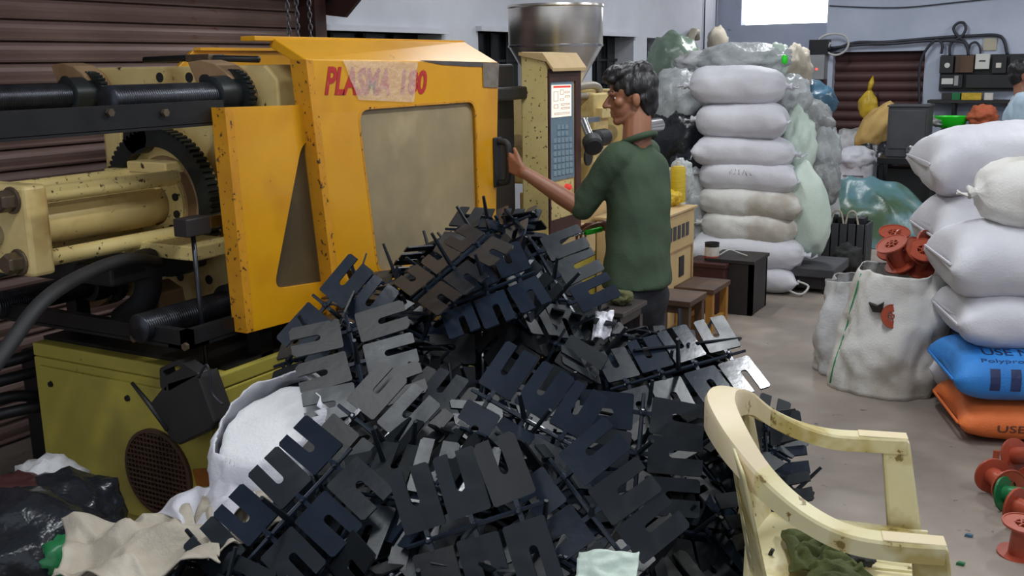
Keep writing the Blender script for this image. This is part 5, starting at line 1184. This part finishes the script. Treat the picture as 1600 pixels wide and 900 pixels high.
# grey cabinet on black bench
gx0, gx1 = at(1386, 205, y=10.3).x, at(1449, 205, y=10.3).x
gc = thing('grey_cabinet', 'dark grey metal cabinet standing on the black bench', 'cabinet', ((gx0+gx1)/2, 10.5, .66))
MB().box((gx0, 10.3, .70), (gx1, 10.65, 1.17)).build('cabinet_body', 'cabinet_grey', gc, bevel=.008); MB().box((gx0-.01, 10.29, 1.17), (gx1+.01, 10.66, 1.185)).build('cabinet_top', 'cabinet_grey', gc, bevel=.003)
MB().box((gx0+.02, 10.292, .78), (gx1-.02, 10.30, 1.14)).build('door', 'cabinet_grey', gc, bevel=.003); MB().lathe([(.05, 0), (.045, -.03), (.03, -.035)], ((gx0+gx1)/2+.05, 10.30, .77), 'y', 16).build('spout', 'steel', gc, 'auto')
bn = thing('black_bench', 'black steel bench under the grey cabinet', 'bench', ((gx0+gx1)/2, 10.5, 0))
MB().box((gx0-.06, 10.2, .64), (gx1+.12, 10.75, .70)).build('bench_top', 'black_metal', bn, bevel=.004)
for x in (gx0-.04, gx1+.08):
    for y in (10.22, 10.71): MB().box((x, y, 0), (x+.04, y+.03, .64)).build('leg', 'black_metal', bn)
MB().box((gx0, 10.45, .05), (gx1+.05, 10.7, .58)).build('shelf_box', 'box_dark', bn, bevel=.006)
# crate of dark things near the scale
cx_ = V((-1.60, 8.30, 0)); ck_ = thing('slatted_crate', 'dark slatted crate with rope handles beside the platform scale', 'crate', cx_)
for k in range(5): MB().box((cx_.x-.16+k*.064, cx_.y-.13, .02), (cx_.x-.16+k*.064+.052, cx_.y-.115, .36)).build('slat', 'cabinet_grey', ck_)
for k in range(4): MB().box((cx_.x+.155, cx_.y-.12+k*.064, .02), (cx_.x+.17, cx_.y-.12+k*.064+.052, .36)).build('slat', 'cabinet_grey', ck_)
MB().box((cx_.x-.165, cx_.y-.11, .0), (cx_.x+.155, cx_.y+.14, .03)).build('bottom', 'box_dark', ck_); MB().box((cx_.x-.165, cx_.y+.12, .02), (cx_.x+.155, cx_.y+.14, .36)).build('back_side', 'box_dark', ck_); MB().box((cx_.x-.17, cx_.y-.118, .02), (cx_.x-.155, cx_.y+.14, .36)).build('left_side', 'box_dark', ck_)
for dx in (-.06, .05): MB().tube(bez([(cx_.x+dx-.05, cx_.y-.1, .34), (cx_.x+dx-.03, cx_.y-.1, .44), (cx_.x+dx+.02, cx_.y-.1, .45), (cx_.x+dx+.05, cx_.y-.1, .34)], 5), .008, 8).build('rope_handle', 'sack_beige', ck_, True)
for k in range(4): MB().box((cx_.x-.14+k*.075, cx_.y-.07, .05), (cx_.x-.09+k*.075, cx_.y+.09, .40)).build('packed_part', 'rubber', ck_)
rag('dark rag bundle on the floor right of the platform scale', (-1.52, 7.95, 0), (.10, .09, .11), 'dark_cloth', 71, sub=4, name='rag_bundle')
# shelf with bowl and cloth under the meters
s0, s1 = at(1452, 154, y=11.5).x, 0.4
shf = thing('wall_shelf', 'dark wall shelf below the electricity meters', 'shelf', (s0+.5, 11.5, 1.15)); shz = at(1480, 156, y=11.45).z
MB().box((s0, 11.36, shz-.03), (s1, 11.60, shz)).build('shelf_board', 'box_dark', shf)
for x in (s0+.25, s0+.8, s0+1.4): MB().box((x-.015, 11.38, shz-.2), (x+.015, 11.6, shz-.03)).build('bracket', 'black_metal', shf)
for k, (a, m, lb) in enumerate(((1495, 'spool_green', 'small green carton on the wall shelf'), (1517, 'yellow_bag', 'long yellow carton on the wall shelf'), (1545, 'can_label', 'pale small carton on the wall shelf'), (1480, 'box_dark', 'dark little box at the left of the wall shelf'))):
    x = at(a, 150, y=11.45).x; w_ = (.05, .10, .04, .05)[k]; tag(MB().box((x-w_, 11.42, shz), (x+w_, 11.52, shz+.07)).build('carton', m, None, bevel=.003), lb, 'carton')
wb_z = at(1500, 198, y=11.1).z
bt = thing('back_table', 'dark table against the back wall under the shelf', 'table', (-.6, 11.2, 0))
MB().box((-1.25, 10.75, wb_z-.04), (.6, 11.35, wb_z)).build('table_top', 'box_dark', bt)
for x in (-1.2, .52):
    for y in (10.8, 11.28): MB().box((x, y, 0), (x+.04, y+.04, wb_z-.04)).build('leg', 'box_dark', bt)
bw = at(1486, 190, y=10.95); bo = MB().lathe([(.10, 0), (.13, .03), (.155, .10), (.16, .11), (.15, .11), (.12, .035), (0, .02)], (bw.x, 10.95, wb_z), 'z', 28).build('plastic_bowl', 'plastic_green', None, 'auto'); tag(bo, 'bright green plastic bowl on the back table', 'bowl')
oc_ = at(1535, 180, y=10.95); rag('orange brown cloth bundle on the back table', (oc_.x, 10.95, wb_z), (.13, .11, .10), 'cloth_orange', 81, sub=4)
rag('grey cloth heap on the back table left of the green bowl', (at(1470, 200, y=10.95).x, 10.95, wb_z), (.12, .11, .05), 'grey_bag', 83, sub=4)
# meter board
mx0, mz0, mz1 = at(1470, 100, y=11.58).x, at(1480, 142, y=11.55).z, at(1480, 86, y=11.55).z
mt_ = thing('meter_board', 'black board of electricity meters and switch boxes on the back wall', 'meter board', (mx0+.5, 11.58, mz0))
MB().box((mx0, 11.56, mz0), (.5, 11.60, mz1)).build('board', 'meter_black', mt_)
def onb(a, b, w_, h_, m, name, dpt=.06, par=None):
    p = at(a, b, y=11.53); return MB().box((p.x-w_/2, 11.56-dpt, p.z-h_/2), (p.x+w_/2, 11.56, p.z+h_/2)).build(name, m, par or mt_, bevel=.004)
e1 = onb(1480, 101, .13, .17, 'meter_black', 'meter_box', .09); p = at(1480, 102, y=11.47); MB().lathe([(.026, 0), (.026, -.006)], (p.x, 11.47, p.z), 'y', 18).build('dial', 'meter_white', e1)
onb(1508, 100, .17, .17, 'wood_dark', 'meter_box', .10)
e2 = onb(1536, 96, .13, .15, 'meter_white', 'meter_box', .11); onb(1536, 95, .06, .012, 'box_dark', 'display', .118, e2)
e3 = onb(1562, 101, .13, .17, 'meter_black', 'meter_box', .09); onb(1561, 102, .05, .05, 'can_label', 'dial', .10, e3)
onb(1590, 101, .14, .17, 'meter_black', 'meter_box', .09)
e4 = onb(1488, 127, .2, .13, 'meter_black', 'switch_box', .08); onb(1481, 127, .11, .06, 'meter_white', 'label_plate', .086, e4); onb(1495, 126, .04, .10, 'box_grey', 'fuse', .09, e4)
onb(1530, 127, .24, .13, 'meter_black', 'switch_box', .08); onb(1570, 127, .24, .13, 'meter_black', 'switch_box', .08)
# cables along the back wall
def cable(name, label, pts, r_, y=11.57, m='cable'):
    c = MB().tube(bez([at(a, b, y=y) for a, b in pts], 6), r_, 8).build(name, m, None, True); tag(c, label, 'cable'); return c
cable('cable_run', 'long black cable sagging above the brown shutter to the meters', [(1298, 80), (1335, 67), (1380, 66), (1430, 62), (1480, 58), (1520, 56), (1555, 55), (1568, 62), (1574, 85)], .016)
cable('cable_run', 'second black cable just below the long one above the shutter', [(1298, 75), (1345, 70), (1400, 68), (1450, 64), (1500, 65), (1510, 72), (1513, 86)], .014, 11.54)
cable('cable_loop', 'upright black cable loop above the meters', [(1513, 85), (1510, 68), (1495, 55), (1490, 44), (1497, 36), (1506, 36), (1509, 45), (1503, 56), (1488, 66), (1484, 75), (1484, 86)], .014, 11.55)
cable('cable_run', 'black cable running down the right side of the brown shutter', [(1471, 84), (1472, 68), (1462, 63), (1450, 74), (1440, 92), (1436, 120), (1437, 165)], .014, 11.53)
cable('cable_loop', 'small black cable arch over the white meter', [(1512, 86), (1516, 70), (1525, 66), (1531, 74), (1532, 87)], .011, 11.56)
cable('cable_loop', 'coiled pale cable loop left of the brown shutter', [(1276, 78), (1282, 60), (1300, 53), (1318, 55), (1326, 66), (1320, 80), (1305, 86), (1292, 80), (1298, 66)], .012, 11.50, 'cable_white')
tag(MB().tube(bez([at(a, b, y=11.58) for a, b in ((1296, 9), (1400, 12), (1500, 3), (1600, -8))], 6), .006, 6).build('ceiling_wire', 'cable', None, True), 'thin wire along the top of the back wall', 'wire')
p = at(1547, 69, y=11.59); tag(MB().box((p.x-.06, 11.585, p.z-.06), (p.x+.06, 11.6, p.z+.06)).build('wall_patch', 'pipe_beige', None), 'small beige plate on the wall above the meters', 'wall plate')
# fuse box left of the shutter
p = at(1274, 105, y=11.45); fb = thing('fuse_box', 'grey fuse box with a red light left of the brown shutter', 'fuse box', (p.x, 11.5, p.z))
MB().box((p.x-.10, 11.42, p.z-.13), (p.x+.10, 11.60, p.z+.13)).build('box_body', 'box_grey', fb, bevel=.006); MB().box((p.x-.08, 11.45, p.z+.13), (p.x+.12, 11.60, p.z+.29)).build('upper_box', 'meter_black', fb, bevel=.004); MB().box((p.x-.06, 11.45, p.z-.27), (p.x+.10, 11.60, p.z-.13)).build('lower_box', 'dark_red_box', fb, bevel=.004)
MB().lathe([(.014, 0), (.012, -.01), (0, -.012)], (p.x+.02, 11.42, p.z-.02), 'y', 12).build('indicator', 'red_glow', fb, 'auto')
# ================================================================== LEFT FOREGROUND
# black cut jug hooked on the base
jc = at(272, 622, y=2.20); jg = thing('black_jug', 'black plastic jug with its side cut open, hooked on the machine base', 'jug', (jc.x, 2.2, jc.z))
J = lambda a, b, y=2.19: at(a, b, y=y)
front = [J(256, 602), J(310, 585), J(337, 660), J(330, 672), J(280, 696), J(268, 690), J(232, 632)]
dv = V((0, .085, 0)); fb_ = [p+dv for p in front]; jm = MB(); k = len(front); jm.add(front+fb_, [tuple(range(k))]+[tuple(range(k, 2*k))[::-1]]+[(i, (i+1) % k, k+(i+1) % k, k+i) for i in range(1, k)])
jm.build('jug_body', 'jug_plastic', jg, bevel=.008)
hq = [J(249, 575), J(278, 562), J(311, 585), J(262, 612), J(250, 606)]; hi = [J(254, 580), J(277, 570), J(283, 575), J(259, 588), J(256, 586)]
MB().ringprism(rquad(hq, .01, 6), rquad(hi, .008, 6), (0, .05, 0)).build('jug_handle', 'jug_plastic', jg, bevel=.004)
MB().tube([J(206, 598), J(232, 630), J(262, 672)], [.006, .009, .008], 8).build('cut_strip', 'jug_plastic', jg, True)
MB().tube(bez([J(310, 590), J(322, 570), J(328, 585), J(332, 615), J(348, 632)], 6), .004, 6).build('hanging_cord', 'cable', jg, True)
# open white sack with white granules
wc0 = dp(418, 706, 2.76); ow = thing('open_sack', 'white sack open towards the camera, full of bright white granules', 'sack', (wc0.x, wc0.y, .3))
mb = blob_mb((.19, .21, .21), 91, .06, 1.8, 5, None, .035, 5); xform(mb, TR(wc0+V((.03, .05, -.02))))
bk_ = [p.copy() for p in mb.v]; view = (CAM-wc0).normalized(); 
tagm = MB(); tagm.v = mb.v
keep = []
cen = wc0+V((.03, .05, -.02)); ad = (view*.55+V((-.35, -.1, .55))).normalized()
for f in mb.f:
    c = sum((mb.v[i] for i in f), V())/len(f)
    if (c-cen).normalized().dot(ad) < .72: keep.append(f)
mb.f = keep; mb.build('sack_body', 'sack_white', ow, True, solid=.004)
gm_ = blob_mb((.165, .185, .185), 92, .04, 2, 4, None, .02, 6); xform(gm_, TR(cen)); 
for i, p in enumerate(gm_.v):
    h = (p-cen).dot(ad); lim = .125
    if h > lim: gm_.v[i] = p-ad*(h-lim)*.92
gg = gm_.build('granules', 'white_granules', ow, True); gg['kind'] = 'stuff'
# crumpled sacking on the floor
def crumple(label, pts, seed, m, amp=.05, name='empty_sack', hz=0.02, th=.004):
    """quad of world points, crumpled"""
    a, b, c, d = pts; mb = MB()
    mb.grid(lambda u, v: (a*(1-u)+b*u)*(1-v)+(d*(1-u)+c*u)*v+V((fn((u*2, v*2, 3), 1.6, seed)*.03, fn((u*2, v*2, 7), 1.6, seed)*.03, hz+amp*(1.2*fn((u*1.6, v*1.6, 0), 1.5, seed)+.7*ridge((u*1.1+v*.8, v*.9-u*.4, 1), 1.9, seed+1)+.30*ridge((u*2.2+v, v*1.8-u, 1), 1.9, seed+4)+.28*math.sin(9*u+5*v+5*fn((u*2, v*2, 5), 1.2, seed))))), 60, 50)
    for p in mb.v: p.z = max(p.z, .006)
    o = mb.build(name, m, None, True, solid=th); tag(o, label, 'sack'); return o
crumple('crumpled white empty sack draped between the vent and the heap', [dp(242, 822, 2.62), dp(372, 742, 2.74), dp(400, 800, 2.5), dp(330, 870, 2.4)], 3, 'sack_white', .025)
crumple('crumpled beige sacking at the bottom left in front of the machine', [dp(105, 850, 2.60), dp(300, 822, 2.60), dp(360, 930, 2.2), dp(80, 940, 2.3)], 8, 'sack_beige', .045)
crumple('grubby beige sacking folded under the white open sack', [dp(300, 800, 2.7), dp(420, 740, 2.75), dp(440, 830, 2.4), dp(330, 900, 2.3)], 13, 'sack_beige', .03)
# dark rubbish bags at the lower left
def floor_bag(px, py, d, rad, m, seed, label, z=None, group='rubbish in the dark corner'):
    mb = blob_mb(rad, seed, .12, 2.2, 4, None, .10, 5); p = dp(px, py, d); xform(mb, TR(p)); o = mb.build('rubbish_bag', m, None, True); tag(o, label, 'bag', group)
floor_bag(78, 770, 3.15, (.10, .12, .10), 'sack_grey', 101, 'pale torn bag on top of the dark rubbish in the left corner')
floor_bag(105, 810, 3.05, (.15, .15, .13), 'black_bag', 102, 'black bag below the pale one in the left corner')
floor_bag(20, 815, 3.0, (.12, .14, .12), 'dark_red_box', 103, 'dull red bundle at the left edge of the rubbish')
floor_bag(40, 860, 2.9, (.24, .2, .16), 'black_bag', 104, 'large black bag lowest in the left corner')
floor_bag(95, 868, 2.78, (.08, .08, .06), 'spool_green', 105, 'dark green plastic bag piece between the black bags')
floor_bag(130, 870, 2.95, (.12, .14, .12), 'black_bag', 106, 'black bag against the machine base by the beige sacking')
